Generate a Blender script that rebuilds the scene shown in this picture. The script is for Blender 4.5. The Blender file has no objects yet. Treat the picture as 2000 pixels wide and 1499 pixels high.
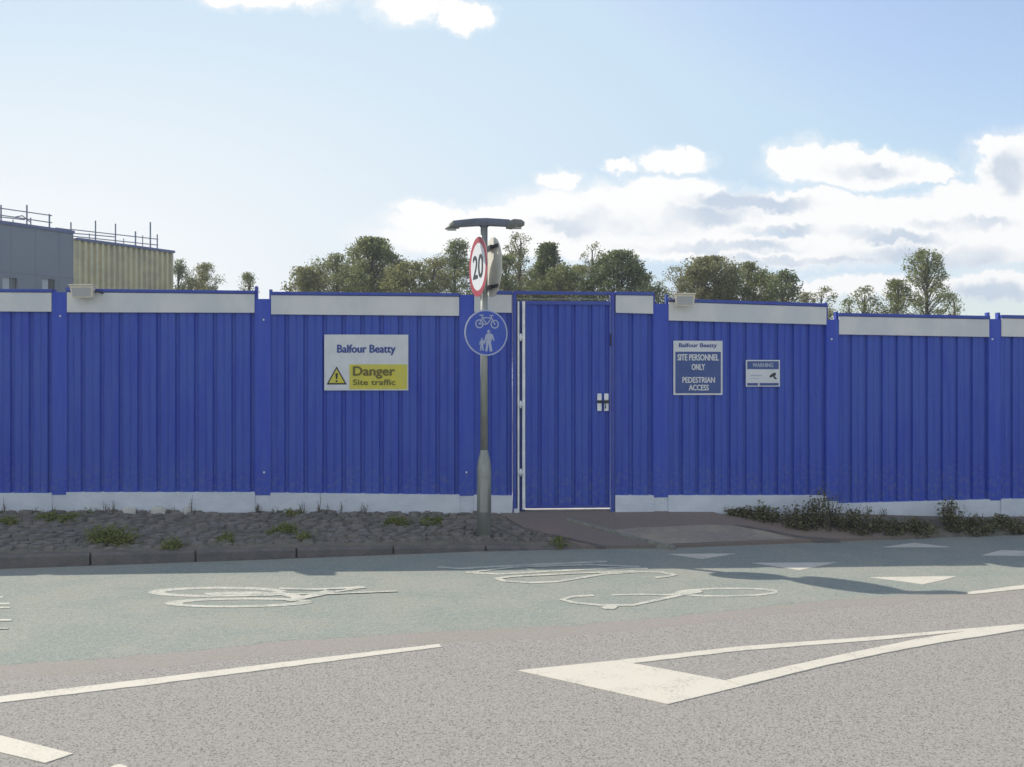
import bpy, bmesh, math, random
from mathutils import Vector, noise as mnoise
R = math.radians
random.seed(7)
S = bpy.context.scene
C = S.collection

# ------------------------------------------------------------ camera
F = 2000.0; CX = 1000.0; CY = 749.5; EYE = 1.65
cd = bpy.data.cameras.new('camera'); cam = bpy.data.objects.new('camera', cd); C.objects.link(cam)
cam.location = (0, 0, EYE); cam.rotation_euler = (R(90), 0, 0)
cd.sensor_width = 36; cd.lens = 36.0*F/2000.0; cd.clip_start = .05; cd.clip_end = 5000
S.camera = cam
S.render.resolution_x = 1024; S.render.resolution_y = 767
S.render.engine = 'CYCLES'
S.view_settings.view_transform = 'Standard'; S.view_settings.look = 'None'
S.view_settings.exposure = 0.55; S.view_settings.gamma = 1.0

# ------------------------------------------------------------ sun
SUNV = Vector((-1.06, .68, 1.0)).normalized()
elev = math.asin(SUNV.z); azim = math.atan2(SUNV.x, SUNV.y)      # clockwise from +Y
ld = bpy.data.lights.new('sun', 'SUN'); ld.energy = 3.15; ld.angle = R(.5); ld.color = (1.0, .93, .81)
lo = bpy.data.objects.new('sun', ld); C.objects.link(lo)
lo.rotation_euler = (-SUNV).to_track_quat('-Z', 'Y').to_euler()

# ------------------------------------------------------------ world: sky with clouds laid out by direction
W = bpy.data.worlds.new('World'); S.world = W; W.use_nodes = True
nt = W.node_tree; nt.nodes.clear(); L = nt.links
def nd(tree, t, **k):
    n = tree.nodes.new(t)
    for a, b in k.items(): setattr(n, a, b)
    return n
def mth(tree, op, a, b=None, c=None, clamp=False):
    n = nd(tree, 'ShaderNodeMath', operation=op, use_clamp=clamp)
    for i, v in enumerate((a, b, c)):
        if v is None: continue
        if isinstance(v, (int, float)): n.inputs[i].default_value = v
        else: tree.links.new(v, n.inputs[i])
    return n.outputs[0]
def sstep(tree, v, lo_, hi_, to0=0.0, to1=1.0):
    n = nd(tree, 'ShaderNodeMapRange', interpolation_type='SMOOTHSTEP')
    tree.links.new(v, n.inputs['Value'])
    n.inputs['From Min'].default_value = lo_; n.inputs['From Max'].default_value = hi_
    n.inputs['To Min'].default_value = to0; n.inputs['To Max'].default_value = to1
    return n.outputs[0]
out = nd(nt, 'ShaderNodeOutputWorld'); bg = nd(nt, 'ShaderNodeBackground')
L.new(bg.outputs[0], out.inputs[0])
sky = nd(nt, 'ShaderNodeTexSky', sky_type='NISHITA', sun_disc=False)
sky.sun_elevation = elev; sky.sun_rotation = azim
sky.air_density = 1.0; sky.dust_density = 2.2; sky.ozone_density = 1.4
SKY = .15
bg.inputs[1].default_value = SKY
tc = nd(nt, 'ShaderNodeTexCoord'); sp = nd(nt, 'ShaderNodeSeparateXYZ'); L.new(tc.outputs['Generated'], sp.inputs[0])
dy = mth(nt, 'MAXIMUM', sp.outputs[1], .02)
uu = mth(nt, 'DIVIDE', sp.outputs[0], dy); vv = mth(nt, 'DIVIDE', sp.outputs[2], dy)
cb = nd(nt, 'ShaderNodeCombineXYZ'); L.new(uu, cb.inputs[0]); L.new(vv, cb.inputs[1])
nz = nd(nt, 'ShaderNodeTexNoise'); L.new(cb.outputs[0], nz.inputs['Vector']); nz.inputs['Scale'].default_value = 22; nz.inputs['Detail'].default_value = 7; nz.inputs['Roughness'].default_value = .58
nz2 = nd(nt, 'ShaderNodeTexNoise'); L.new(cb.outputs[0], nz2.inputs['Vector']); nz2.inputs['Scale'].default_value = 9; nz2.inputs['Detail'].default_value = 5
v1 = nd(nt, 'ShaderNodeVectorMath', operation='SUBTRACT'); L.new(nz.outputs['Color'], v1.inputs[0]); v1.inputs[1].default_value = (.5, .5, .5)
v2 = nd(nt, 'ShaderNodeVectorMath', operation='MULTIPLY'); L.new(v1.outputs[0], v2.inputs[0]); v2.inputs[1].default_value = (.062, .034, 0)
v3a = nd(nt, 'ShaderNodeVectorMath', operation='ADD'); L.new(v2.outputs[0], v3a.inputs[0]); L.new(cb.outputs[0], v3a.inputs[1])
nz5 = nd(nt, 'ShaderNodeTexNoise'); L.new(cb.outputs[0], nz5.inputs['Vector']); nz5.inputs['Scale'].default_value = 75; nz5.inputs['Detail'].default_value = 8; nz5.inputs['Roughness'].default_value = .65
v5 = nd(nt, 'ShaderNodeVectorMath', operation='SUBTRACT'); L.new(nz5.outputs['Color'], v5.inputs[0]); v5.inputs[1].default_value = (.5, .5, .5)
v6 = nd(nt, 'ShaderNodeVectorMath', operation='MULTIPLY'); L.new(v5.outputs[0], v6.inputs[0]); v6.inputs[1].default_value = (.028, .018, 0)
v3 = nd(nt, 'ShaderNodeVectorMath', operation='ADD'); L.new(v3a.outputs[0], v3.inputs[0]); L.new(v6.outputs[0], v3.inputs[1])
def blobs(lst, src):
    acc = None
    for (px, py, rx, ry) in lst:
        a = nd(nt, 'ShaderNodeVectorMath', operation='SUBTRACT'); L.new(src, a.inputs[0]); a.inputs[1].default_value = ((px-CX)/F, (CY-py)/F, 0)
        b = nd(nt, 'ShaderNodeVectorMath', operation='MULTIPLY'); L.new(a.outputs[0], b.inputs[0]); b.inputs[1].default_value = (F/rx, F/ry, 0)
        c = nd(nt, 'ShaderNodeVectorMath', operation='LENGTH'); L.new(b.outputs[0], c.inputs[0])
        d = mth(nt, 'SUBTRACT', 1.0, c.outputs['Value'])
        acc = d if acc is None else mth(nt, 'MAXIMUM', acc, d)
    return acc
cl = blobs([(520,-12,170,38),(805,-8,105,62),(912,32,58,36),(460,0,60,20),
            (1570,316,82,52),(1680,330,190,48),(1820,338,60,28),(1640,305,60,30),(1725,305,45,28),
            (1990,340,110,90),(1900,395,110,50),(1960,300,60,40),
            (1090,350,58,24),(1218,322,42,16),(1320,314,72,26),(1345,305,30,18),
            (1290,375,150,38),(1150,415,190,60),(1400,420,260,50),(1600,400,160,34),(1700,430,260,50),(1900,460,220,70),
            (1300,480,330,36),(1560,490,300,38),(1000,460,320,46),(830,412,75,30),(900,430,180,30),
            (1950,560,120,36),(1700,560,300,26),(2120,400,200,120)], v3.outputs[0])
cm = mth(nt, 'MAXIMUM', sstep(nt, cl, .03, .30), mth(nt, 'MULTIPLY', sstep(nt, cl, -.22, .25), .45))
front = sstep(nt, sp.outputs[1], .05, .3)
cm = mth(nt, 'MULTIPLY', cm, front)
sh = blobs([(1230,435,150,34),(1350,425,120,24),(1420,395,80,18),(1500,405,120,16),(1690,332,80,20),(1970,335,50,45),(1380,484,190,14),
            (1850,500,210,24),(1600,455,160,14),(1950,575,110,26),(1130,440,90,20),(1750,465,120,12),(1900,440,100,14),(1560,510,200,10)], v3.outputs[0])
shm = mth(nt, 'MULTIPLY', sstep(nt, sh, -.25, .55), sstep(nt, nz2.outputs[0], .3, .6))
ccol = nd(nt, 'ShaderNodeMix', data_type='RGBA'); L.new(shm, ccol.inputs['Factor'])
CB = 1.0/(SKY*2**S.view_settings.exposure)
ccol.inputs['A'].default_value = (1.02*CB, 1.02*CB, 1.02*CB, 1); ccol.inputs['B'].default_value = (.60*CB, .69*CB, .81*CB, 1)
# low whitish air, thicker toward the sun's side
tow = mth(nt, 'MULTIPLY_ADD', uu, -1.0, 0.15)
lowv = sstep(nt, vv, .05, .52, 1.0, 0.0)
hz = mth(nt, 'MULTIPLY', lowv, sstep(nt, tow, -.30, .66, .0, 1.0), clamp=True)
hz = mth(nt, 'MAXIMUM', hz, sstep(nt, vv, .0, .17, .85, 0.0))
hz = mth(nt, 'MULTIPLY', hz, front)
skb = nd(nt, 'ShaderNodeMix', data_type='RGBA', blend_type='MULTIPLY'); skb.inputs['Factor'].default_value = 1
L.new(sky.outputs[0], skb.inputs['A']); skb.inputs['B'].default_value = (1.08, 1.02, .99, 1)
cap = nd(nt, 'ShaderNodeVectorMath', operation='MINIMUM'); L.new(skb.outputs['Result'], cap.inputs[0]); cap.inputs[1].default_value = (.56*CB, .75*CB, .92*CB)
hmx = nd(nt, 'ShaderNodeMix', data_type='RGBA'); L.new(hz, hmx.inputs['Factor']); L.new(cap.outputs[0], hmx.inputs['A']); hmx.inputs['B'].default_value = (.97*CB, .985*CB, .99*CB, 1)
cmx = nd(nt, 'ShaderNodeMix', data_type='RGBA'); L.new(cm, cmx.inputs['Factor']); L.new(hmx.outputs['Result'], cmx.inputs['A']); L.new(ccol.outputs['Result'], cmx.inputs['B'])
# unseen bright clouds added behind and above the camera, as fill for the hoarding
n4 = nd(nt, 'ShaderNodeTexNoise'); L.new(tc.outputs['Generated'], n4.inputs['Vector']); n4.inputs['Scale'].default_value = 2.6; n4.inputs['Detail'].default_value = 6
rc_ = mth(nt, 'MULTIPLY', sstep(nt, n4.outputs[0], .50, .62), mth(nt, 'SUBTRACT', 1.0, front))
rc_ = mth(nt, 'MULTIPLY', rc_, sstep(nt, sp.outputs[2], .02, .15))
rmx = nd(nt, 'ShaderNodeMix', data_type='RGBA'); L.new(rc_, rmx.inputs['Factor']); L.new(cmx.outputs['Result'], rmx.inputs['A']); rmx.inputs['B'].default_value = (.95*CB, .92*CB, .90*CB, 1)
L.new(rmx.outputs['Result'], bg.inputs[0])

# ------------------------------------------------------------ materials
def mat(name, col, rough=.6, var=None, vscale=6, bump=0, bscale=40, metal=0, stretch=(1,1,1), spec=.5, coat=0):
    m = bpy.data.materials.new(name); m.use_nodes = True; t = m.node_tree
    b = t.nodes['Principled BSDF']; b.inputs['Roughness'].default_value = rough; b.inputs['Metallic'].default_value = metal
    b.inputs['Specular IOR Level'].default_value = spec
    b.inputs['Base Color'].default_value = (*col, 1)
    g = nd(t, 'ShaderNodeNewGeometry'); mp = nd(t, 'ShaderNodeMapping'); t.links.new(g.outputs['Position'], mp.inputs[0]); mp.inputs['Scale'].default_value = stretch
    if var:
        n = nd(t, 'ShaderNodeTexNoise'); n.inputs['Scale'].default_value = vscale; n.inputs['Detail'].default_value = 6; n.inputs['Roughness'].default_value = .6
        t.links.new(mp.outputs[0], n.inputs['Vector'])
        x = nd(t, 'ShaderNodeMix', data_type='RGBA'); t.links.new(sstep(t, n.outputs[0], .35, .65), x.inputs['Factor'])
        x.inputs['A'].default_value = (*col, 1); x.inputs['B'].default_value = (*var, 1); t.links.new(x.outputs['Result'], b.inputs['Base Color'])
    if bump:
        n = nd(t, 'ShaderNodeTexNoise'); n.inputs['Scale'].default_value = bscale; n.inputs['Detail'].default_value = 5
        t.links.new(mp.outputs[0], n.inputs['Vector'])
        bp = nd(t, 'ShaderNodeBump'); bp.inputs['Strength'].default_value = bump; bp.inputs['Distance'].default_value = .02
        t.links.new(n.outputs[0], bp.inputs['Height']); t.links.new(bp.outputs[0], b.inputs['Normal'])
    return m

def asphalt(name, base, pale, dark, patch, sc=34, amt=1.0, bump=.6, agg=150, pitlo=.60, pithi=.70, patch_scale=.55):
    m = bpy.data.materials.new(name); m.use_nodes = True; t = m.node_tree; b = t.nodes['Principled BSDF']
    b.inputs['Roughness'].default_value = .88; b.inputs['Specular IOR Level'].default_value = .25
    g = nd(t, 'ShaderNodeNewGeometry')
    def nz_(s, d=5, r=.6):
        n = nd(t, 'ShaderNodeTexNoise'); n.inputs['Scale'].default_value = s; n.inputs['Detail'].default_value = d; n.inputs['Roughness'].default_value = r
        t.links.new(g.outputs['Position'], n.inputs['Vector']); return n.outputs[0]
    def mix(f, a, bb):
        x = nd(t, 'ShaderNodeMix', data_type='RGBA'); t.links.new(f, x.inputs['Factor'])
        for k, v in (('A', a), ('B', bb)):
            if isinstance(v, tuple): x.inputs[k].default_value = (*v, 1)
            else: t.links.new(v, x.inputs[k])
        return x.outputs['Result']
    c = mix(sstep(t, nz_(patch_scale, 4), .38, .62), base, patch)
    c = mix(mth(t, 'MULTIPLY', sstep(t, nz_(sc, 6, .7), .42, .62), .55*amt), c, pale)
    vo = nd(t, 'ShaderNodeTexVoronoi'); vo.inputs['Scale'].default_value = agg; t.links.new(g.outputs['Position'], vo.inputs['Vector'])
    sc_ = nd(t, 'ShaderNodeSeparateXYZ'); t.links.new(vo.outputs['Color'], sc_.inputs[0])
    c = mix(mth(t, 'MULTIPLY', sstep(t, sc_.outputs[0], .72, .9), .55*amt), c, pale)
    c = mix(mth(t, 'MULTIPLY', sstep(t, sc_.outputs[1], .72, .9), .65*amt), c, dark)
    pit = mth(t, 'MULTIPLY', sstep(t, nz_(sc*.5, 8, .78), pitlo, pithi), sstep(t, nz_(2.2, 5), .40, .66, .05, 1.0))
    c = mix(mth(t, 'MULTIPLY', pit, .8*amt), c, dark)
    t.links.new(c, b.inputs['Base Color'])
    bp = nd(t, 'ShaderNodeBump'); bp.inputs['Strength'].default_value = bump; bp.inputs['Distance'].default_value = .01
    t.links.new(nz_(sc*1.6, 6, .7), bp.inputs['Height']); t.links.new(bp.outputs[0], b.inputs['Normal'])
    return m

def paint(name, col, under, wear=.5, scale=45):
    m = bpy.data.materials.new(name); m.use_nodes = True; t = m.node_tree; b = t.nodes['Principled BSDF']
    b.inputs['Roughness'].default_value = .7
    g = nd(t, 'ShaderNodeNewGeometry')
    n = nd(t, 'ShaderNodeTexNoise'); n.inputs['Scale'].default_value = scale; n.inputs['Detail'].default_value = 8; n.inputs['Roughness'].default_value = .7; t.links.new(g.outputs['Position'], n.inputs['Vector'])
    n2 = nd(t, 'ShaderNodeTexNoise'); n2.inputs['Scale'].default_value = 5; n2.inputs['Detail'].default_value = 4; t.links.new(g.outputs['Position'], n2.inputs['Vector'])
    s = mth(t, 'ADD', mth(t, 'MULTIPLY', n.outputs[0], .65), mth(t, 'MULTIPLY', n2.outputs[0], .35))
    x = nd(t, 'ShaderNodeMix', data_type='RGBA'); t.links.new(sstep(t, s, .62-.22*wear, .74-.22*wear), x.inputs['Factor'])
    x.inputs['A'].default_value = (*col, 1); x.inputs['B'].default_value = (*under, 1); t.links.new(x.outputs['Result'], b.inputs['Base Color'])
    bp = nd(t, 'ShaderNodeBump'); bp.inputs['Strength'].default_value = .3; bp.inputs['Distance'].default_value = .005
    t.links.new(n.outputs[0], bp.inputs['Height']); t.links.new(bp.outputs[0], b.inputs['Normal'])
    return m

def leafmat(name, a, b_, c):
    m = bpy.data.materials.new(name); m.use_nodes = True; t = m.node_tree; b = t.nodes['Principled BSDF']
    b.inputs['Roughness'].default_value = .6; b.inputs['Specular IOR Level'].default_value = .25
    g = nd(t, 'ShaderNodeNewGeometry')
    r = nd(t, 'ShaderNodeValToRGB'); t.links.new(g.outputs['Random Per Island'], r.inputs[0])
    e = r.color_ramp.elements; e[0].color = (*a, 1); e[1].color = (*c, 1); x = r.color_ramp.elements.new(.5); x.color = (*b_, 1)
    t.links.new(r.outputs[0], b.inputs['Base Color'])
    tr = nd(t, 'ShaderNodeBsdfTranslucent'); t.links.new(r.outputs[0], tr.inputs[0])
    ms = nd(t, 'ShaderNodeMixShader'); ms.inputs[0].default_value = .42
    t.links.new(b.outputs[0], ms.inputs[1]); t.links.new(tr.outputs[0], ms.inputs[2])
    t.links.new(ms.outputs[0], t.nodes['Material Output'].inputs[0])
    return m

def bluemat(name, a, b_, sc=3.0):
    m = bpy.data.materials.new(name); m.use_nodes = True; t = m.node_tree; b = t.nodes['Principled BSDF']
    b.inputs['Roughness'].default_value = .42; b.inputs['Specular IOR Level'].default_value = .35
    g = nd(t, 'ShaderNodeNewGeometry'); mp = nd(t, 'ShaderNodeMapping'); t.links.new(g.outputs['Position'], mp.inputs[0]); mp.inputs['Scale'].default_value = (7, 7, .5)
    n = nd(t, 'ShaderNodeTexNoise'); n.inputs['Scale'].default_value = sc; n.inputs['Detail'].default_value = 6; t.links.new(mp.outputs[0], n.inputs['Vector'])
    n2 = nd(t, 'ShaderNodeTexNoise'); n2.inputs['Scale'].default_value = 1.1; n2.inputs['Detail'].default_value = 4; t.links.new(g.outputs['Position'], n2.inputs['Vector'])
    f = mth(t, 'ADD', mth(t, 'MULTIPLY', n.outputs[0], .6), mth(t, 'MULTIPLY', n2.outputs[0], .4))
    x = nd(t, 'ShaderNodeMix', data_type='RGBA'); t.links.new(sstep(t, f, .38, .62), x.inputs['Factor']); x.inputs['A'].default_value = (*a, 1); x.inputs['B'].default_value = (*b_, 1)
    # splashed dust near the ground and a few specks
    s = nd(t, 'ShaderNodeSeparateXYZ'); t.links.new(g.outputs['Position'], s.inputs[0])
    n3 = nd(t, 'ShaderNodeTexNoise'); n3.inputs['Scale'].default_value = 26; n3.inputs['Detail'].default_value = 6; t.links.new(g.outputs['Position'], n3.inputs['Vector'])
    d = mth(t, 'MULTIPLY', sstep(t, s.outputs[2], .45, .95, .45, .05), sstep(t, n3.outputs[0], .45, .7))
    y = nd(t, 'ShaderNodeMix', data_type='RGBA'); t.links.new(d, y.inputs['Factor']); t.links.new(x.outputs['Result'], y.inputs['A']); y.inputs['B'].default_value = (.16, .19, .30, 1)
    t.links.new(y.outputs['Result'], b.inputs['Base Color'])
    bp = nd(t, 'ShaderNodeBump'); bp.inputs['Strength'].default_value = .12; bp.inputs['Distance'].default_value = .01
    t.links.new(n2.outputs[0], bp.inputs['Height']); t.links.new(bp.outputs[0], b.inputs['Normal'])
    return m

M = {}
M['asphalt'] = asphalt('coarse_asphalt', (.343,.315,.285), (.47,.44,.40), (.09,.085,.08), (.35,.325,.285), sc=42, amt=.85, bump=.8, agg=120, pitlo=.60, pithi=.72, patch_scale=.9)
M['smooth'] = asphalt('smooth_asphalt', (.33,.295,.265), (.40,.36,.32), (.2,.18,.17), (.31,.29,.245), sc=40, amt=.7, bump=.3)
M['green'] = asphalt('green_surfacing', (.265,.295,.255), (.385,.395,.34), (.16,.18,.155), (.325,.325,.27), sc=24, amt=.9, bump=.5, pitlo=.60, pithi=.72, patch_scale=1.6)
M['path'] = asphalt('path_asphalt', (.26,.20,.165), (.31,.265,.22), (.17,.145,.125), (.22,.185,.16), sc=40, amt=.5, bump=.4)
M['tan'] = asphalt('dusty_tan_paving', (.37,.32,.24), (.42,.37,.30), (.25,.22,.18), (.29,.25,.21), sc=20, amt=.5, bump=.4, patch_scale=3)
M['earth'] = mat('earth', (.15,.135,.115), .95, (.20,.18,.145), 5, .9, 24)
M['field'] = mat('field', (.12,.13,.07), .95, (.17,.15,.10), .3, .4, 5)
M['cobble'] = mat('cobble_stone', (.265,.235,.205), .9, (.17,.16,.135), 7, .8, 45)
M['kerb'] = mat('kerb_concrete', (.20,.175,.165), .9, (.15,.14,.13), 7, .7, 60)
M['edging'] = mat('edging', (.32,.32,.26), .8, (.22,.22,.19), 20, .4, 60)
M['paint'] = paint('road_paint', (.66,.61,.50), (.47,.435,.36), .50, 60)
M['paintworn'] = paint('road_paint_worn', (.62,.59,.49), (.38,.39,.33), .80)
M['blue'] = bluemat('blue_sheet', (.040,.080,.44), (.055,.107,.45))
M['bluepost'] = bluemat('blue_post', (.042,.082,.48), (.056,.106,.48))
M['bluecap'] = mat('blue_cap', (.045,.07,.38), .45, (.05,.10,.38), 8)
M['band'] = mat('white_band', (.72,.725,.70), .6, (.61,.63,.64), 2.5, .1, 20, stretch=(1,1,.6))
M['plinth'] = mat('white_plinth', (.76,.785,.82), .7, (.66,.69,.73), 3, .3, 30, stretch=(1,1,1.6))
M['galv'] = mat('galvanised', (.40,.41,.38), .5, (.30,.31,.28), 12, .15, 50, metal=.45, stretch=(1,1,.25))
M['galvpale'] = mat('galvanised_pale', (.92,.93,.92), .4, (.74,.77,.80), 10, .2, 40, metal=.0, stretch=(1,1,1))
M['lampgrey'] = mat('lamp_grey', (.15,.17,.22), .5, (.12,.13,.16), 10)
M['lampend'] = mat('lamp_end', (.14,.15,.13), .5, (.2,.2,.18), 20)
M['white'] = mat('sign_white', (.72,.73,.74), .5, (.66,.68,.69), 10)
M['signback'] = mat('sign_back', (.80,.78,.70), .55, (.72,.70,.63), 10)
M['dark'] = mat('dark_bracket', (.04,.045,.055), .5)
M['red'] = mat('sign_red', (.42,.045,.07), .45, (.36,.05,.07), 10)
M['black'] = mat('sign_black', (.025,.03,.04), .5)
M['signblue'] = mat('sign_blue', (.04,.085,.48), .4, (.045,.10,.46), 8)
M['fblue'] = mat('faded_blue_print', (.05,.09,.30), .5)
M['navy'] = mat('navy_print', (.055,.095,.28), .5, (.06,.11,.29), 12)
M['yellow'] = mat('sign_yellow', (.68,.60,.06), .5, (.62,.57,.10), 10)
M['ytext'] = mat('dark_print', (.16,.14,.03), .5)
M['palegrey'] = mat('pale_print', (.42,.47,.60), .5)
M['cream'] = mat('cream_casing', (.80,.74,.60), .5, (.72,.66,.53), 9)
M['lens'] = mat('lamp_glass', (.45,.47,.46), .15)
M['cladgrey'] = mat('grey_cladding', (.195,.235,.30), .6, (.215,.25,.305), .8)
M['cladtop'] = mat('blue_parapet', (.10,.14,.30), .5)
M['beige'] = mat('beige_cladding', (.70,.64,.42), .6, (.56,.52,.37), 1.5)
M['pane'] = mat('window_pane', (.09,.10,.12), .12)
M['frame'] = mat('pale_frame', (.48,.52,.56), .5)
M['scaf'] = mat('scaffold_tube', (.22,.25,.32), .5, metal=.3)
M['bark'] = mat('bark', (.09,.08,.06), .9, (.14,.12,.09), 5, .5, 20)
M['leafA'] = leafmat('leaf_olive', (.15,.175,.075), (.235,.26,.11), (.37,.38,.17))
M['leafB'] = leafmat('leaf_dark', (.115,.145,.07), (.18,.21,.095), (.28,.305,.135))
M['leafC'] = leafmat('leaf_yellowish', (.18,.19,.08), (.27,.27,.115), (.39,.37,.17))
M['leafD'] = leafmat('leaf_brownish', (.18,.185,.095), (.255,.255,.125), (.36,.345,.18))
M['weed'] = leafmat('weed_green', (.19,.23,.06), (.27,.30,.09), (.34,.33,.13))
M['shrub'] = leafmat('shrub_green', (.08,.085,.05), (.18,.185,.085), (.40,.36,.21))
M['dry'] = mat('dry_stalk', (.15,.13,.10), .9)
M['stone'] = mat('pale_stone', (.66,.63,.54), .8, (.55,.53,.46), 12, .3, 40)
M['slab'] = mat('concrete_slab', (.62,.57,.46), .85, (.5,.46,.38), 8, .2, 40)

# ------------------------------------------------------------ helpers
def wloc(o):
    v = Vector((0, 0, 0))
    while o is not None: v += o.location; o = o.parent
    return v
class MB:
    def __init__(s): s.v = []; s.f = []
    def poly(s, pts):
        b = len(s.v); s.v += [Vector(p) for p in pts]; s.f.append(tuple(range(b, b+len(pts)))); return s
    def hexa(s, p):                       # 8 points: bottom ring 0-3, top ring 4-7
        b = len(s.v); s.v += [Vector(q) for q in p]
        for q in ((0,3,2,1),(4,5,6,7),(0,1,5,4),(1,2,6,5),(2,3,7,6),(3,0,4,7)): s.f.append(tuple(b+i for i in q))
        return s
    def box(s, x0, x1, y0, y1, z0, z1):
        return s.hexa([(x0,y0,z0),(x1,y0,z0),(x1,y1,z0),(x0,y1,z0),(x0,y0,z1),(x1,y0,z1),(x1,y1,z1),(x0,y1,z1)])
    def tube(s, path, radii, n=8, cap=True):
        path = [Vector(p) for p in path]
        if isinstance(radii, (int, float)): radii = [radii]*len(path)
        rings = []
        for i, p in enumerate(path):
            d = (path[min(i+1, len(path)-1)]-path[max(i-1, 0)]).normalized()
            a = d.orthogonal().normalized() if abs(d.z) < .99 else Vector((1, 0, 0))
            if abs(d.z) < .99: a = d.cross(Vector((0, 0, 1))).normalized()
            c = d.cross(a).normalized()
            b = len(s.v); r = radii[i]
            for k in range(n):
                t = 2*math.pi*k/n; s.v.append(p+(a*math.cos(t)+c*math.sin(t))*r)
            rings.append(b)
        for i in range(len(rings)-1):
            for k in range(n):
                s.f.append((rings[i]+k, rings[i]+(k+1) % n, rings[i+1]+(k+1) % n, rings[i+1]+k))
        if cap:
            s.f.append(tuple(rings[0]+k for k in reversed(range(n)))); s.f.append(tuple(rings[-1]+k for k in range(n)))
        return s
    def prism(s, pts2, P, o0, o1):        # outline in a frame, extruded from offset o0 to o1
        n = len(pts2); b = len(s.v)
        s.v += [P(a, o0, c) for a, c in pts2]+[P(a, o1, c) for a, c in pts2]
        s.f.append(tuple(b+i for i in range(n))); s.f.append(tuple(b+n+i for i in reversed(range(n))))
        for i in range(n): s.f.append((b+i, b+(i+1) % n, b+n+(i+1) % n, b+n+i))
        return s
    def build(s, name, m, parent=None, origin=None, smooth=False, bevel=0):
        me = bpy.data.meshes.new(name)
        off = wloc(parent) if parent is not None else (Vector(origin) if origin is not None else Vector((0, 0, 0)))
        me.from_pydata([v-off for v in s.v], [], s.f); me.update()
        bm = bmesh.new(); bm.from_mesh(me); bmesh.ops.recalc_face_normals(bm, faces=bm.faces)
        bm.to_mesh(me); bm.free()
        if smooth:
            for p in me.polygons: p.use_smooth = True
        o = bpy.data.objects.new(name, me); C.objects.link(o); me.materials.append(M[m])
        if parent is not None: o.parent = parent
        elif origin is not None: o.location = origin
        if bevel:
            bv = o.modifiers.new('bevel', 'BEVEL'); bv.width = bevel; bv.segments = 2; bv.limit_method = 'ANGLE'
        return o
def tag(o, label=None, cat=None, group=None, kind=None):
    if label: o['label'] = label
    if cat: o['category'] = cat
    if group: o['group'] = group
    if kind: o['kind'] = kind
    return o
def empty(name, loc, label, cat, group=None):
    o = bpy.data.objects.new(name, None); o.empty_display_size = .1; C.objects.link(o); o.location = loc
    return tag(o, label, cat, group)
def interp(x, tab):
    if x <= tab[0][0]: return tab[0][1]
    for (a, b), (c, d) in zip(tab, tab[1:]):
        if x <= c: return b+(d-b)*(x-a)/(c-a)
    return tab[-1][1]
def G(px, py, z=0.0):                      # pixel measured on the ground -> point on the ground
    Y = (EYE)*F/(py-CY); return Vector(((px-CX)/F*Y, Y, z))
def at(px, py, Y): return Vector(((px-CX)/F*Y, Y, EYE-(py-CY)*Y/F))
WZ = [(-1200, 10.2), (0, 10.76), (1000, 11.0), (1600, 11.25), (2100, 11.62), (2600, 12.0)]
def wallY(px): return interp(px, WZ)
def zat(py, Y): return EYE-(py-CY)*Y/F
class Frame:                               # a along, o outward (toward the road), b absolute height offset
    def __init__(s, p0, p1, z=0.0):
        s.p = Vector((p0[0], p0[1], z)); s.u = Vector((p1[0]-p0[0], p1[1]-p0[1], 0)); s.L = s.u.length; s.u.normalize()
        s.n = Vector((s.u.y, -s.u.x, 0))
    def P(s, a, o, b): return s.p+s.u*a+s.n*o+Vector((0, 0, b))
def text(mb, s, P, a0, a1, b0, b1, off, thick=.0012, bold=.0):
    cu = bpy.data.curves.new('t', 'FONT'); cu.body = s; cu.size = 1; cu.resolution_u = 3
    o = bpy.data.objects.new('t', cu); C.objects.link(o); bpy.context.view_layer.update()
    dg = bpy.context.evaluated_depsgraph_get(); me = bpy.data.meshes.new_from_object(o.evaluated_get(dg))
    xs = [v.co.x for v in me.vertices]; ys = [v.co.y for v in me.vertices]
    x0, x1, y0, y1 = min(xs), max(xs), min(ys), max(ys); b = len(mb.v)
    hw = (b1-b0)*bold*1.6; k3 = 0
    for sx, sy in (((-1, 0), (1, 0), (0, .7), (0, -.7)) if bold else ((0, 0),)):
        b = len(mb.v); k3 += 1
        for v in me.vertices:
            mb.v.append(P(a0+hw+(a1-a0-2*hw)*(v.co.x-x0)/(x1-x0)+sx*hw, off+thick+.0003*k3, b0+(b1-b0)*(v.co.y-y0)/(y1-y0)+sy*hw))
        for p in me.polygons: mb.f.append(tuple(b+i for i in p.vertices))
    bpy.data.objects.remove(o); bpy.data.curves.remove(cu); bpy.data.meshes.remove(me)
    return mb

# ------------------------------------------------------------ ground, road, verge
g = MB(); g.box(-900, 900, -200, 1500, -1.0, -.05); tag(g.build('ground', 'field'), 'flat open ground beyond the hoarding', kind='structure')
KY = [(-11, 7.6), (-8, 8.35), (-4.55, 9.09), (-2.1, 9.62), (-.5, 10.0), (.51, 10.15), (1.53, 10.2), (2.6, 10.44), (3.76, 10.72), (5.6, 11.12), (8, 11.5), (14, 12.2)]
KZ = [(-11, .12), (-4.55, .12), (-2.1, .10), (-.5, .065), (.35, .03), (.8, .016), (14, .016)]
BZ = [(-11, .33), (-5.4, .315), (0, .27), (1.6, .27), (3.4, .25), (5.4, .20), (14, .18)]
def wally_x(X):
    lo_, hi_ = -1300, 2700
    for _ in range(40):
        m_ = (lo_+hi_)/2
        if (m_-CX)/F*wallY(m_) < X: lo_ = m_
        else: hi_ = m_
    return wallY(lo_)
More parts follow.
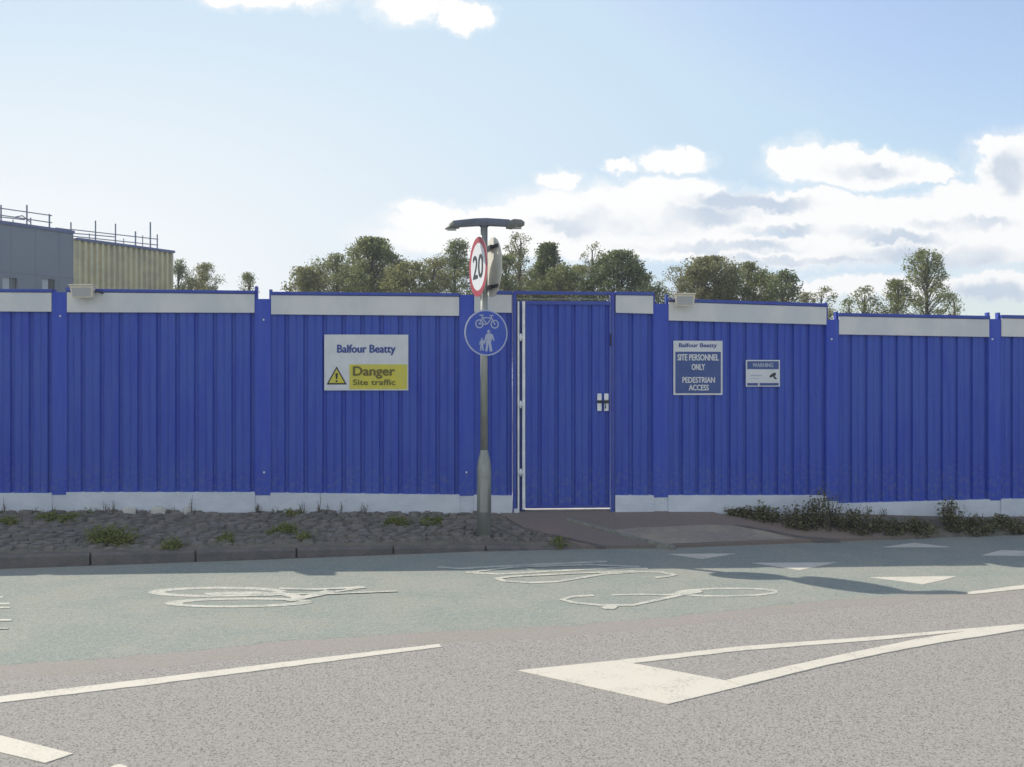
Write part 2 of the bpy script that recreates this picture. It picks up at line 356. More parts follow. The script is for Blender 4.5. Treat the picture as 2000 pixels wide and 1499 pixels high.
def hgt(X, Y):
    yf = interp(X, KY); yb = wally_x(X); t = max(0, min(1.15, (Y-yf)/max(.2, yb-yf)))
    zf = interp(X, KZ); zb = interp(X, BZ); t2 = min(1, t)
    return zf+(zb-zf)*t2
r = MB(); r.poly([(-60,-25,0),(60,-25,0),(60,11.9,0),(14,12.4,0)]+[(x, interp(x, KY)+.12, 0) for x in (8,5.6,3.76,2.6,1.53,.51,-.5,-2.1,-4.55,-8,-11)]+[(-60,7.4,0)])
tag(r.build('road', 'asphalt'), 'coarse grey asphalt carriageway in the foreground', kind='structure')

GE = [(-3500,1720),(-500,1352),(-200,1320),(0,1299),(190,1287),(300,1277),(390,1270),(560,1252),(700,1243),(900,1231),(1100,1222),(1300,1206),(1500,1184),(1650,1171),(1800,1162),(1900,1156),(2000,1147),(2200,1128),(2600,1100)]
def wob(x, s=.05, a=3): return a*(mnoise.noise(Vector((x*s, 3.1, 0))))+a*.5*mnoise.noise(Vector((x*s*4, 9.1, 0)))
low = [(x, interp(x, GE)+wob(x, .02, 3)+wob(x, .23, 1.6)) for x in range(-3500, 2601, 8)]
lowS = [(x, interp(x, GE)+wob(x, .013, 5)+interp(x, [(-500,30),(0,27),(600,25),(1200,20),(1700,14),(2600,9)])) for x in range(-3500, 2601, 8)]
def strip(top, bot, z, name, m, label):
    mb = MB()
    for i in range(len(top)-1):
        mb.poly([(*top[i], z), (*top[i+1], z), (*bot[i+1], z), (*bot[i], z)])
        mb.poly([(*bot[i], z), (*bot[i+1], z), (bot[i+1][0], bot[i+1][1]-.03, -.001), (bot[i][0], bot[i][1]-.03, -.001)])
    return tag(mb.build(name, m), label, kind='structure')
lg = [G(x, y).xy for x, y in low]; ls = [G(x, y).xy for x, y in lowS]
strip(lg, ls, .0018, 'asphalt_joint_strip', 'smooth', 'smoother pinkish asphalt strip along the cycle lane edge')
kx = lambda p: (p[0], interp(p[0], KY)+.06)
strip([kx(p) for p in lg], lg, .004, 'cycle_lane', 'green', 'pale green surfaced cycle lane')

# verge sheet (earth under cobbles, path at the gate, earth strip to the right)
def skirt(mb, ids, d):
    for a, b in zip(ids, ids[1:]):
        k = len(mb.v); mb.v += [mb.v[a]+Vector(d), mb.v[b]+Vector(d)]; mb.f.append((a, b, k+1, k))
def grid(x0, x1, nx, yf, yb, ny, dz, name, m, label, back=0.0):
    mb = MB(); rows = []
    for j in range(ny+1):
        row = []
        for i in range(nx+1):
            X = x0+(x1-x0)*i/nx; a = yf(X); b = yb(X); Y = a+(b-a)*j/ny
            row.append(len(mb.v)); mb.v.append(Vector((X, Y, hgt(X, Y)+dz)))
        rows.append(row)
    for j in range(ny):
        for i in range(nx): mb.f.append((rows[j][i], rows[j][i+1], rows[j+1][i+1], rows[j+1][i]))
    skirt(mb, rows[ny], (0, .01, -.6)); skirt(mb, rows[0], (0, -.002, -.3))
    return tag(mb.build(name, m, smooth=True), label, kind='structure')
kf = lambda X: interp(X, KY)
grid(-11, 14, 250, lambda X: kf(X)+.05, lambda X: wally_x(X)+2.6, 12, 0, 'verge', 'earth', 'sloping verge and yard edge under the hoarding')
# asphalt path from the gate down to the cycle lane
pl = lambda Y: interp(Y, [(10.0, .78), (10.35, .45), (10.6, .12), (11.0, -.12), (12.5, -.25)])
pr = lambda Y: interp(Y, [(10.2, 4.4), (10.45, 3.6), (10.7, 2.75), (11.0, 2.2), (12.5, 2.0)])
mb = MB(); rows = []
for j in range(13):
    row = []
    for i in range(31):
        t = j/12.0; f = i/30.0
        Yg = 10.1+t*1.0; X = pl(Yg)+(pr(Yg)-pl(Yg))*f; yf = kf(X)+.03; yb = wally_x(X)-.01; Y = yf+(yb-yf)*t
        row.append(len(mb.v)); mb.v.append(Vector((X, Y, hgt(X, Y)+.012)))
    rows.append(row)
for j in range(12):
    for i in range(30): mb.f.append((rows[j][i], rows[j][i+1], rows[j+1][i+1], rows[j+1][i]))
skirt(mb, rows[0], (0, -.002, -.1)); skirt(mb, [r_[0] for r_ in rows], (-.002, 0, -.1)); skirt(mb, [r_[-1] for r_ in rows], (.002, 0, -.1))
tag(mb.build('path', 'path', smooth=False), 'dark asphalt path ramping down from the gate', kind='structure')
def gp(px, py):                            # pixel -> point on the sloping verge
    Y = 9.0
    for k in range(400):
        Y += .01; X = (px-CX)/F*Y; z = hgt(X, Y)
        if zat(py, Y) <= z: break
    return Vector((X, Y, z))
tanp = [(1195,1040),(1240,1034),(1300,1032),(1380,1028),(1450,1032),(1500,1042),(1545,1054),(1555,1061),(1480,1066),(1400,1068),(1330,1069),(1300,1066),(1260,1056)]
q = [gp(*p) for p in tanp]; cen = sum(q, Vector())/len(q); mb = MB()
for i in range(len(q)):
    a, b = q[i], q[(i+1) % len(q)]; rr = []
    for k in range(6):
        t0 = k/6; t1 = (k+1)/6
        pts = [cen+(a-cen)*t0, cen+(a-cen)*t1, cen+(b-cen)*t1, cen+(b-cen)*t0]
        pts = [Vector((p.x, max(p.y, kf(p.x)+.05), 0)) for p in pts]; pts = [Vector((p.x, p.y, hgt(p.x, p.y)+.0155)) for p in pts]
        mb.poly(pts if k else pts[1:])
tag(mb.build('dusty_patch', 'tan'), 'tan dusty paving patch beside the path edging', kind='structure')
def ribbon(pts, w, h, name, m, label):
    mb = MB()
    for i in range(len(pts)-1):
        a, b = gp(*pts[i]), gp(*pts[i+1]); d = (b-a); d.z = 0; d.normalize(); n = Vector((-d.y, d.x, 0))*w/2
        u = Vector((0, 0, h)); mb.hexa([a-n-u, b-n-u, b+n-u, a+n-u, a-n+u, b-n+u, b+n+u, a+n+u])
    return tag(mb.build(name, m), label, kind='structure')
ribbon([(1108,1018),(1180,1037),(1250,1057),(1318,1072)], .05, .028, 'path_edging', 'edging', 'pale edging strip running diagonally down the gate path')
ribbon([(1080,1048),(1130,1060),(1180,1070)], .04, .022, 'path_edging', 'kerb', 'faint edging line at the left side of the gate path')
ribbon([(1440,1030),(1500,1040),(1560,1052),(1640,1058)], .05, .024, 'path_edging', 'kerb', 'low edging along the planting right of the gate path')

# kerb of long concrete stones
mb = MB(); x = -10.9; kseg = []
while x < .62:
    a = Vector((x, kf(x), 0)); d = Vector((.02, kf(x+.02)-kf(x), 0)).normalized(); b = a+d*.905
    kseg.append((a, b)); x = b.x+.006
for a, b in kseg:
    d = (b-a).normalized(); n = Vector((-d.y, d.x, 0)); za, zb = interp(a.x, KZ)+.004, interp(b.x, KZ)+.004
    b2 = b-d*.012; D = Vector((0, 0, -.2))
    pro = [(0, -.2), (0, -.022), (.016, 0), (.125, 0), (.125, -.2)]
    k = len(mb.v)
    for P0, z in ((a, za), (b2, zb)):
        for (o, h_) in pro: mb.v.append(P0+n*o+Vector((0, 0, z+h_)))
    for i in range(5): mb.f.append((k+i, k+(i+1) % 5, k+5+(i+1) % 5, k+5+i))
    mb.f.append((k, k+1, k+2, k+3, k+4)); mb.f.append((k+9, k+8, k+7, k+6, k+5))
tag(mb.build('kerb', 'kerb'), 'grey concrete kerb in front of the cobbled verge', kind='structure')

# cobbles bedded in the verge
mb = MB(); rc = random.Random(3)
def dome(mb, c, rx, ry, rz, ang, rnd, nseg=9, nr=3, lean=0.0):
    k = len(mb.v); ca, sa = math.cos(ang), math.sin(ang)
    jit = [1+rnd.uniform(-.14-.1*lean, .14+.1*lean) for _ in range(nseg)]; lx, ly = rnd.uniform(-lean, lean)*rx, rnd.uniform(-lean, lean)*ry
    for i in range(nr):
        ph = (math.pi/2)*i/nr; rr_ = math.cos(ph)**.7; zz = math.sin(ph)
        for j in range(nseg):
            t = 2*math.pi*j/nseg; x_ = math.cos(t)*rx*rr_*jit[j]; y_ = math.sin(t)*ry*rr_*jit[j]
            mb.v.append(Vector((c.x+x_*ca-y_*sa, c.y+x_*sa+y_*ca, c.z+zz*rz-(.05 if i == 0 else 0))))
    mb.v.append(Vector((c.x+lx, c.y+ly, c.z+rz*(1+lean*.3)))); top = len(mb.v)-1
    for i in range(nr-1):
        for j in range(nseg): mb.f.append((k+i*nseg+j, k+i*nseg+(j+1) % nseg, k+(i+1)*nseg+(j+1) % nseg, k+(i+1)*nseg+j))
    for j in range(nseg): mb.f.append((k+(nr-1)*nseg+j, k+(nr-1)*nseg+(j+1) % nseg, top))
X = -10.8; row = 0
nrow = 19
for j in range(nrow):
    X = -10.8+(j % 2)*.07
    while X < .85:
        yf = kf(X)+.165; yb = wally_x(X)-.02
        Y = yf+(yb-yf)*j/(nrow-1)+rc.uniform(-.022, .022)
        lim = pl(10.1+(Y-kf(X)))-.08
        w = rc.uniform(.08, .17)
        if X < lim and rc.random() > .05:
            dome(mb, Vector((X, Y, hgt(X, Y)+rc.uniform(-.014, .010))), w*.54, rc.uniform(.035, .062), rc.uniform(.014, .034), rc.uniform(-.5, .5)+.45, rc, 8, 2, .3)
        X += w
tag(mb.build('cobbled_verge', 'cobble', smooth=False), 'dark cobbles bedded between the kerb and the hoarding', kind='structure')

# ------------------------------------------------------------ road markings
def mark(polys, z, name, label, m='paint'):
    mb = MB()
    for gi, grp_ in enumerate(polys if isinstance(polys, tuple) else (polys,)):
        zz_ = z*.45+.0008+gi*.0007
        for p in grp_:
            q = [G(x, y, zz_) for x, y in p]; mb.poly(q); n = len(q)
            for i in range(n):
                a, b = q[i], q[(i+1) % n]
                if not isinstance(polys, tuple): mb.poly([a, b, Vector((b.x, b.y, -.005)), Vector((a.x, a.y, -.005))])
    return tag(mb.build(name, m), label, kind='structure')
def stroke(pts, w, st=4.0):               # stroke widened in a stretched plane: long across, thin away
    out_ = []; n = len(pts)
    Lp = []; Rp = []
    for i in range(n):
        a = pts[max(0, i-1)]; b = pts[min(n-1, i+1)]
        dx = (b[0]-a[0])/st; dy_ = b[1]-a[1]; l = math.hypot(dx, dy_) or 1
        nx, ny = -dy_/l*w/2*st, dx/l*w/2
        Lp.append((pts[i][0]+nx, pts[i][1]+ny)); Rp.append((pts[i][0]-nx, pts[i][1]-ny))
    return [[Lp[i], Lp[i+1], Rp[i+1], Rp[i]] for i in range(n-1)]
def ell(cx, cy, rx, ry, a0=0, a1=360, n=28, tilt=0):
    return [(cx+rx*math.cos(R(a0+(a1-a0)*i/n)), cy+ry*math.sin(R(a0+(a1-a0)*i/n))+tilt*(rx*math.cos(R(a0+(a1-a0)*i/n)))) for i in range(n+1)]
def line2(top, bot):
    xs = []; N = max(2, int((max(top[-1][0], bot[-1][0])-min(top[0][0], bot[0][0]))/14)); rj = random.Random(len(top)*7+int(top[0][1]))
    tt = [(top[0][0]+(top[-1][0]-top[0][0])*i/N) for i in range(N+1)]; bb_ = [(bot[0][0]+(bot[-1][0]-bot[0][0])*i/N) for i in range(N+1)]
    top = [(x, interp(x, top)+rj.uniform(-.35, .35)) for x in tt]; bot = [(x, interp(x, bot)+rj.uniform(-.35, .35)) for x in bb_]
    return [[top[i], top[i+1], bot[i+1], bot[i]] for i in range(len(top)-1)]
mark(line2([(-400,1409),(0,1362),(300,1326),(600,1289),(858,1259)], [(-400,1423),(0,1374),(300,1338),(600,1299),(862,1265)]), .008, 'edge_line', 'long white line in the road along the cycle lane, left side')
mark(line2([(1890,1158),(2000,1144),(2300,1108)], [(1890,1163),(2000,1152),(2300,1114)]), .012, 'edge_line', 'short white line in the road at the far right')
up_t = [(1197,1292),(1450,1263.5),(1725,1243.5),(1895,1228.6),(2000,1220),(2300,1192)]
up_b = [(1236,1297),(1450,1272),(1725,1250.5),(1868,1236),(2000,1226),(2300,1196)]
mark([[(1010,1311),(1197,1292),(1236,1297),(1420,1331),(1450,1341.5),(1304,1377)]], .008, 'hatch_block', 'solid white painted block at the tip of the road chevron')
mark(line2(up_t, up_b), .008, 'hatch_line', 'thin upper white line of the road chevron')
mark(line2([(1420,1330),(1505,1310.6),(1670,1275),(1780,1252),(1868,1237.5),(2000,1222),(2300,1190)],
           [(1450,1341.5),(1615,1301),(1725,1277.6),(1835,1257),(1920,1244),(2000,1231),(2300,1200)]), .012, 'hatch_line', 'thick lower white line of the road chevron')
mark([[(-160,1400),(0,1438),(143,1474),(88,1492),(0,1471),(-160,1436)]], .008, 'lane_dash', 'white dash in the bottom left corner of the road')
mark([[(216,1499),(232,1494),(250,1499),(232,1506)]], .008, 'paint_spot', 'small white paint spot at the bottom edge')
k = [stroke(ell(425,1158,120,8,tilt=-.005), 4.2, 8), stroke(ell(466,1179,128,7.5,tilt=-.012), 4.0, 9)]
k += [stroke([(400,1163),(440,1161),(500,1160),(560,1163),(590,1170)], 5.5, 6), stroke([(420,1166),(520,1165),(640,1160),(712,1149)], 2.6, 5)]
k += [stroke([(545,1152),(625,1153),(712,1149)], 3.6, 5), stroke([(560,1176),(625,1163),(645,1156)], 5, 5), stroke([(625,1163),(700,1160),(775,1157)], 2.6, 5)]
mark(tuple(k), .012, 'cycle_symbol', 'worn white bicycle symbol on the green lane at the left', 'paintworn')
k = [stroke([(855,1109),(900,1112),(985,1107),(1100,1102),(1185,1098)], 3.2, 5), stroke([(910,1120),(975,1123),(1100,1116),(1200,1111),(1265,1112)], 3.0, 5)]
k += [stroke([(970,1131),(985,1137),(1040,1140),(1090,1138),(1130,1131),(1180,1123),(1240,1119),(1290,1119),(1318,1125),(1300,1128),(1280,1130)], 3.0, 5)]
k += [stroke([(915,1120),(1000,1110),(1150,1105),(1250,1109)], 2.6, 5), stroke([(970,1132),(1000,1128),(1120,1122),(1240,1118)], 2.6, 5)]
mark(tuple(k), .012, 'cycle_symbol', 'worn white bicycle symbol at the shadow edge in front of the gate', 'paintworn')
k = [stroke(ell(1420,1158.5,95,7.5,tilt=-.01), 3.0, 5), stroke([(1195,1164),(1250,1163),(1305,1164),(1345,1158),(1375,1153)], 2.8, 5)]
k += [stroke([(1160,1165),(1120,1167),(1098,1173),(1120,1179),(1170,1184),(1235,1184),(1270,1177),(1320,1166),(1370,1157)], 3.6, 4)]
k += [[[(1172,1188),(1190,1184),(1208,1187),(1200,1192),(1182,1192)]]]
mark(tuple(k), .012, 'cycle_symbol', 'worn white bicycle symbol right of centre by the green lane edge', 'paintworn')
mark((stroke([(-60,1168),(6,1168)], 3), stroke([(-120,1182),(19,1181)], 4), stroke([(-120,1189),(19,1189)], 3), stroke([(-120,1214),(22,1213.5)], 3.4), stroke([(-90,1231),(16,1230)], 2.6)),
     .012, 'cycle_symbol', 'tips of a white lane symbol cut by the left edge', 'paintworn')
for p, l_ in (([(1305,1083.5),(1438,1082.5),(1372,1093)], 'shaded white triangle nearest the gate path'), ([(1470,1101),(1634,1100),(1600,1107),(1562,1115),(1530,1110)], 'white triangle just outside the hoarding shadow'),
              ([(1698,1129),(1870,1127),(1840,1135),(1802,1143),(1760,1137)], 'white triangle right beside the lamp shadow'), ([(1724,1070),(1785,1061.5),(1856,1070)], 'shaded white triangle by the right planting'),
              ([(1918,1086),(1955,1076),(2060,1079),(2120,1088)], 'white triangle at the right edge of the lane')):
    mark([p], .012, 'give_way_triangle', l_, 'paint')
del k

# ------------------------------------------------------------ hoarding
def wp(px, out_=0.0):
    Y = wallY(px); return Vector(((px-CX)/F*Y, Y))
GRP = 1
def sheet_profile(Lw, pitch, crest=.024):
    n = max(1, round(Lw/pitch)); p = Lw/n; pts = []
    for i in range(n):
        s = i*p
        pts += [(s, crest), (s+p*.30, crest), (s+p*.32, crest-.004), (s+p*.36, crest-.004), (s+p*.38, crest), (s+p*.70, crest), (s+p*.76, 0), (s+p*.90, 0), (s+p*.96, crest)]
    pts.append((Lw, crest)); return pts
def corr(mb, fr, z0a, z0b, z1a, z1b, pitch=.2, back=-.012, Lw=None):
    Lw = Lw or fr.L; pts = sheet_profile(Lw, pitch); k = len(mb.v); n = len(pts)
    for (a, o) in pts:
        t = a/Lw; mb.v.append(fr.P(a, o, z0a+(z0b-z0a)*t)); mb.v.append(fr.P(a, o, z1a+(z1b-z1a)*t))
    kb = len(mb.v)
    for (a, o) in pts:
        t = a/Lw; mb.v.append(fr.P(a, back, z0a+(z0b-z0a)*t)); mb.v.append(fr.P(a, back, z1a+(z1b-z1a)*t))
    for i in range(n-1):
        mb.f.append((k+2*i, k+2*i+2, k+2*i+3, k+2*i+1)); mb.f.append((kb+2*i, kb+2*i+1, kb+2*i+3, kb+2*i+2))
        mb.f.append((k+2*i+1, k+2*i+3, kb+2*i+3, kb+2*i+1)); mb.f.append((k+2*i, kb+2*i, kb+2*i+2, k+2*i+2))
    mb.f.append((k, k+1, kb+1, kb)); mb.f.append((k+2*n-2, kb+2*n-2, kb+2*n-1, k+2*n-1))
    return mb
def slab(fr, a0, a1, o0, o1, z0a, z0b, z1a, z1b):
    return MB().hexa([fr.P(a0,o0,z0a), fr.P(a1,o0,z0b), fr.P(a1,o1,z0b), fr.P(a0,o1,z0a), fr.P(a0,o0,z1a), fr.P(a1,o0,z1b), fr.P(a1,o1,z1b), fr.P(a0,o1,z1a)])
def panel(root, pl_, pr_, tl, tr_, bl, br, ql, qr, gl, gr, label=None, pitch=.2):
    fr = Frame(wp(pl_), wp(pr_)); Yl, Yr = wallY(pl_), wallY(pr_); z = lambda a, b: (zat(a, Yl), zat(b, Yr))
    c0 = z(tl-6, tr_-6); b1 = z(tl, tr_); b0 = z(bl, br); q0 = z(ql, qr); g0 = z(gl+22, gr+22)
    mb = MB(); corr(mb, fr, q0[0]+.002, q0[1]+.002, b1[0], b1[1], pitch); pn = mb.build('panel', 'blue', root)
    if label: pn['label'] = label
    slab(fr, .006, fr.L-.006, .031, .052, b0[0], b0[1], b1[0]-.004, b1[1]-.004).build('top_band', 'band', pn, bevel=.003)
    slab(fr, -.0, fr.L, -.03, .062, b1[0], b1[1], c0[0], c0[1]).build('cap_rail', 'bluecap', pn, bevel=.003)
    slab(fr, 0, fr.L, -.02, .058, g0[0], g0[1], q0[0], q0[1]).build('plinth', 'plinth', pn, bevel=.003)
    # fixing screws down the ribs at the rail heights
    return pn
def bolt(P, r=.011):
    mb = MB(); n = Vector((0, -1, 0)); mb.tube([P, P+n*.008, P+n*.013], [r, r, r*.55], 8); return mb
def post(root, pl_, pr_, top, bot, ups, bolts):
    Y = wallY((pl_+pr_)/2); fr = Frame(wp(pl_-1.2), wp(pr_+1.2)); z0 = zat(bot, Y); z1 = zat(top, Y); w = fr.L
    mb = MB(); mb.prism([(0, -.06), (0, .040), (.010, .0475), (w-.010, .0475), (w, .040), (w, -.06)], lambda a, o, c: fr.P(a, c, z0+(z1-z0)*o), 0, 1)
    p = mb.build('post', 'bluepost', root)
    f2 = Frame(wp(pl_+.3), wp(pr_-.3)); slab(f2, 0, f2.L, -.02, .044, zat(1025, Y), zat(1025, Y), zat(bot-4, Y), zat(bot-4, Y)).build('plinth', 'plinth', p)
    for side, ty in ups:
        a = .012 if side < 0 else w-.012
        slab(fr, a-.013, a+.013, -.035, .02, z0, z0, zat(ty, Y), zat(ty, Y)).build('upright', 'bluecap', p)
    for bx, by in bolts:
        c = at(bx, by, Y-.055); bolt(c).build('bolt', 'galvpale', p)
    return p
hl = empty('hoarding', (wp(400).x, wp(400).y, .3), 'blue ribbed site hoarding left of the gate with white top band and plinth', 'hoarding')
panel(hl, -1000, -665, 572, 571, 610, 610, 960, 961, 996, 996)
panel(hl, -637, -292, 571, 571, 609, 609, 961, 962, 996, 997)
panel(hl, -264, 105, 570, 572, 608, 610, 962, 963, 997, 998)
panel(hl, 133, 500, 571, 575, 611, 612, 961, 961, 998, 1000)
panel(hl, 530, 898, 577, 580, 615, 618, 962, 966, 1000, 1003)
panel(hl, 925, 1000, 575, 576, 611, 612, 966, 968, 1003, 1003, pitch=.205)
post(hl, -1030, -1000, 570, 985, [(-1, 560)], [])
post(hl, -665, -637, 570, 966, [(1, 560)], [])
post(hl, -292, -264, 570, 966, [(1, 560)], [])
post(hl, 105, 133, 572, 966, [(-1, 566), (1, 562)], [(118, 618)])
post(hl, 500, 530, 585, 967, [(-1, 560), (1, 566)], [(515, 625), (516, 923)])
post(hl, 898, 925, 577, 968, [], [(911, 923)])
hr = empty('hoarding', (wp(1600).x, wp(1600).y, .25), 'blue ribbed site hoarding right of the gate, stepping down to the right', 'hoarding')
panel(hr, 1200, 1275, 577, 578, 612, 614, 967, 967, 1003, 1003, pitch=.19)
panel(hr, 1303, 1612, 590, 600, 627, 635, 967, 967, 1003, 1001, pitch=.18)
panel(hr, 1634, 1928, 618, 624, 654, 659, 983, 975, 1006, 1003, 'lowered panel set a step below its neighbour', pitch=.175)
panel(hr, 1950, 2245, 622, 628, 658, 664, 974, 972, 1003, 1003, pitch=.175)
panel(hr, 2268, 2560, 630, 636, 666, 672, 972, 972, 1003, 1003, pitch=.175)
post(hr, 1275, 1303, 594, 971, [(-1, 574), (1, 576)], [])
post(hr, 1612, 1634, 625, 978, [(-1, 592), (1, 609)], [(1624, 663)])
post(hr, 1928, 1950, 624, 977, [(-1, 611), (1, 611)], [(1938, 663)])
post(hr, 2245, 2268, 630, 977, [(-1, 616), (1, 616)], [])

# gate
gY = wallY(1100); gr_ = empty('pedestrian_gate', (wp(1108).x, wp(1108).y, .28), 'blue ribbed pedestrian gate with silver lock plates between the two hoardings', 'gate')
fr = Frame(wp(1000.5), wp(1199.5)); s_ = gY/F
A = lambda px: (px-1000.5)*s_*fr.L/((1199.5-1000.5)*s_)
zz = lambda py: zat(py, gY)
gf = slab(fr, A(1001.5), A(1008), -.04, .05, zz(1003), zz(1003), zz(572), zz(572)).build('gate_post', 'bluecap', gr_)
slab(fr, A(1192.5), A(1198.5), -.04, .05, zz(1003), zz(1003), zz(572), zz(572)).build('gate_post', 'bluecap', gr_)
slab(fr, A(1001.5), A(1198.5), -.04, .045, zz(576), zz(576), zz(570), zz(571)).build('head_rail', 'bluecap', gr_, bevel=.003)
slab(fr, A(1008.5), A(1190), -.02, .0, zz(585), zz(585), zz(583.5), zz(583.5)).build('cross_tie', 'galv', gr_)
fl = Frame(fr.P(A(1026), 0, 0).xy, fr.P(A(1190.5), 0, 0).xy)
slab(fr, A(1008.5), A(1025.5), -.038, -.025, zz(1003), zz(1003), zz(588), zz(588)).build('jamb', 'bluecap', gr_)
mb = MB(); corr(mb, fl, zz(991), zz(991), zz(590), zz(590), .182, -.02); leaf = mb.build('gate_leaf', 'blue', gr_)
slab(fl, 0, fl.L, .03, .04, zz(596), zz(596), zz(589), zz(589)).build('top_rail', 'bluecap', leaf)
slab(fl, 0, fl.L, .03, .04, zz(992), zz(992), zz(986), zz(986)).build('bottom_rail', 'bluecap', leaf)
slab(fr, A(1019.5), A(1024.8), -.01, .05, zz(994), zz(994), zz(590), zz(590)).build('sunlit_gap_strip', 'galvpale', gr_, bevel=.002)  # pale colour stands in for sunlight in the gap beside the leaf
slab(fr, A(1010.2), A(1013.6), -.01, .045, zz(1000), zz(1000), zz(590), zz(590)).build('sunlit_gap_strip', 'galvpale', gr_, bevel=.002)  # second pale strip, sunlit jamb in the gap painted as bright metal
for yy in (660, 790, 922):
    mb = MB(); mb.tube([fr.P(A(1016), .055, zz(yy+7)), fr.P(A(1016), .055, zz(yy-7))], .012, 10); h = mb.build('hinge', 'galvpale', gr_, smooth=True)
    slab(fr, A(1010.4), A(1024), .046, .052, zz(yy+3), zz(yy+3), zz(yy-3), zz(yy-3)).build('hinge_leaf', 'galvpale', h)
slab(fr, A(1003), A(1012), .0, .06, zz(1004), zz(1004), zz(992), zz(992)).build('post_shoe', 'plinth', gr_)
for x0, x1 in ((1165, 1173.5), (1178.5, 1187)):
    p = slab(fr, A(x0), A(x1), .04, .052, zz(803), zz(803), zz(769), zz(769)).build('lock_plate', 'galvpale', gr_, bevel=.004)
    slab(fr, A(x0)-.001, A(x1)+.001, .053, .060, zz(788), zz(788), zz(782), zz(782)).build('latch_bar', 'dark', p)
mb = MB(); mb.tube([fr.P(A(1173), .068, zz(785)), fr.P(A(1180), .085, zz(785)), fr.P(A(1180), .085, zz(798))], .008, 8); mb.build('pull_handle', 'dark', gr_, smooth=True)
slab(fr, A(1191.2), A(1193.5), -.02, .05, zz(676), zz(676), zz(652), zz(652)).build('hasp', 'dark', gr_)
mb = MB(); c0 = fr.P(A(1012), -.06, 0); c1 = fr.P(A(1196), -.06, 0)
zt = zz(1002)
mb.hexa([(c0.x,c0.y,zt-.3),(c1.x,c1.y,zt-.3),(c1.x+.1,c1.y+1.6,zt-.3),(c0.x-.1,c0.y+1.6,zt-.3),(c0.x,c0.y,zt+.03),(c1.x,c1.y,zt+.03),(c1.x+.1,c1.y+1.6,zt+.05),(c0.x-.1,c0.y+1.6,zt+.05)])
tag(mb.build('gate_slab', 'slab'), 'sunlit concrete slab just behind the gate', kind='structure')

# floodlights on top of the hoarding
def flood(pxa, pxb, pya, pyb, label, side):
    Y = wallY((pxa+pxb)/2)-.12; c = at((pxa+pxb)/2, (pya+pyb)/2, Y); w = (pxb-pxa)/2*Y/F; h = (pyb-pya)/2*Y/F
    o = empty('floodlight', (c.x, c.y, c.z-h), label, 'floodlight', 'floodlights on the hoarding')
    mb = MB()
    x0, x1, zb, zt = c.x-w, c.x+w, c.z-h, c.z+h
    mb.hexa([(x0+.012,Y-.045,zb),(x1-.012,Y-.045,zb),(x1-.03,Y+.05,zb+.03),(x0+.03,Y+.05,zb+.03),(x0,Y-.07,zt-.012),(x1,Y-.07,zt-.012),(x1-.02,Y+.06,zt-.03),(x0+.02,Y+.06,zt-.03)])
    b = mb.build('casing', 'cream', o, bevel=.006)
    MB().hexa([(x0+.028,Y-.0505,zb+.014),(x1-.028,Y-.0505,zb+.014),(x1-.028,Y-.046,zb+.014),(x0+.028,Y-.046,zb+.014),(x0+.022,Y-.072,zt-.035),(x1-.022,Y-.072,zt-.035),(x1-.022,Y-.06,zt-.035),(x0+.022,Y-.06,zt-.035)]).build('lamp_glass', 'lens', b)
    MB().hexa([(x0-.006,Y-.085,zt-.012),(x1+.006,Y-.085,zt-.012),(x1-.01,Y+.07,zt-.026),(x0+.01,Y+.07,zt-.026),(x0-.006,Y-.085,zt),(x1+.006,Y-.085,zt),(x1-.01,Y+.07,zt-.014),(x0+.01,Y+.07,zt-.014)]).build('hood', 'cream', o, bevel=.003)
    mb = MB(); sx = x1+.03 if side > 0 else x0-.03
    mb.tube([(x1-.01 if side > 0 else x0+.01, Y, c.z), (sx, Y+.02, c.z), (sx+.03*side, Y+.13, c.z-.02)], .010, 6)
    mb.box(x0+.08, x1-.08, Y+.05, Y+.16, c.z-.03, c.z-.012)
    mb.build('bracket', 'dark', o)
flood(141, 186, 557, 583, 'cream boxy floodlight on top of the left hoarding', 1)
flood(1316, 1356, 574, 599, 'cream boxy floodlight on top of the hoarding right of the gate', -1)

# ------------------------------------------------------------ boards on the hoarding
def board(name, x0, x1, y0, y1, label, cat, off=.034, base='white', th=.006):
    Y = wallY((x0+x1)/2)-off; fr = Frame(wp(x0), wp(x1)); a = at(x0, y1, 1).x
    k = Y/F; o = fr.P(0, 0, 0); z0 = zat(y1, Y)
    f2 = Frame(at(x0, y1, wallY(x0)-off).xy, at(x1, y1, wallY(x1)-off).xy)
    P = lambda a_, o_, b_: f2.P(a_, o_, z0+b_)
    w = f2.L; h = (y1-y0)*k
    root = empty(name, P(w/2, 0, 0), label, cat)
    mb = MB(); mb.prism([(0,0),(w,0),(w,h),(0,h)], P, 0, th); bd = mb.build('board', base, root, bevel=.0015)
    U = lambda px: (px-x0)/(x1-x0)*w; V = lambda py: (y1-py)/(y1-y0)*h
    return root, bd, P, U, V, th
def rrect(a0, a1, b0, b1, r, n=4):
    p = []
    for cx_, cy_, s in ((a1-r, b0+r, -90), (a1-r, b1-r, 0), (a0+r, b1-r, 90), (a0+r, b0+r, 180)):
        for i in range(n+1): t = R(s+90*i/n); p.append((cx_+r*math.cos(t), cy_+r*math.sin(t)))
    return p
root, bd, P, U, V, th = board('danger_sign', 633.5, 797.5, 654, 763, 'white and yellow danger site traffic board on the blue hoarding', 'sign')
text(MB(), 'Balfour Beatty', P, U(658), U(773), V(694), V(674), th, bold=.03).build('lettering', 'fblue', bd)
mb = MB(); mb.prism(rrect(U(682.5), U(795.5), V(760.5), V(712), .012), P, th-.001, th+.002); yb = mb.build('yellow_panel', 'yellow', root)
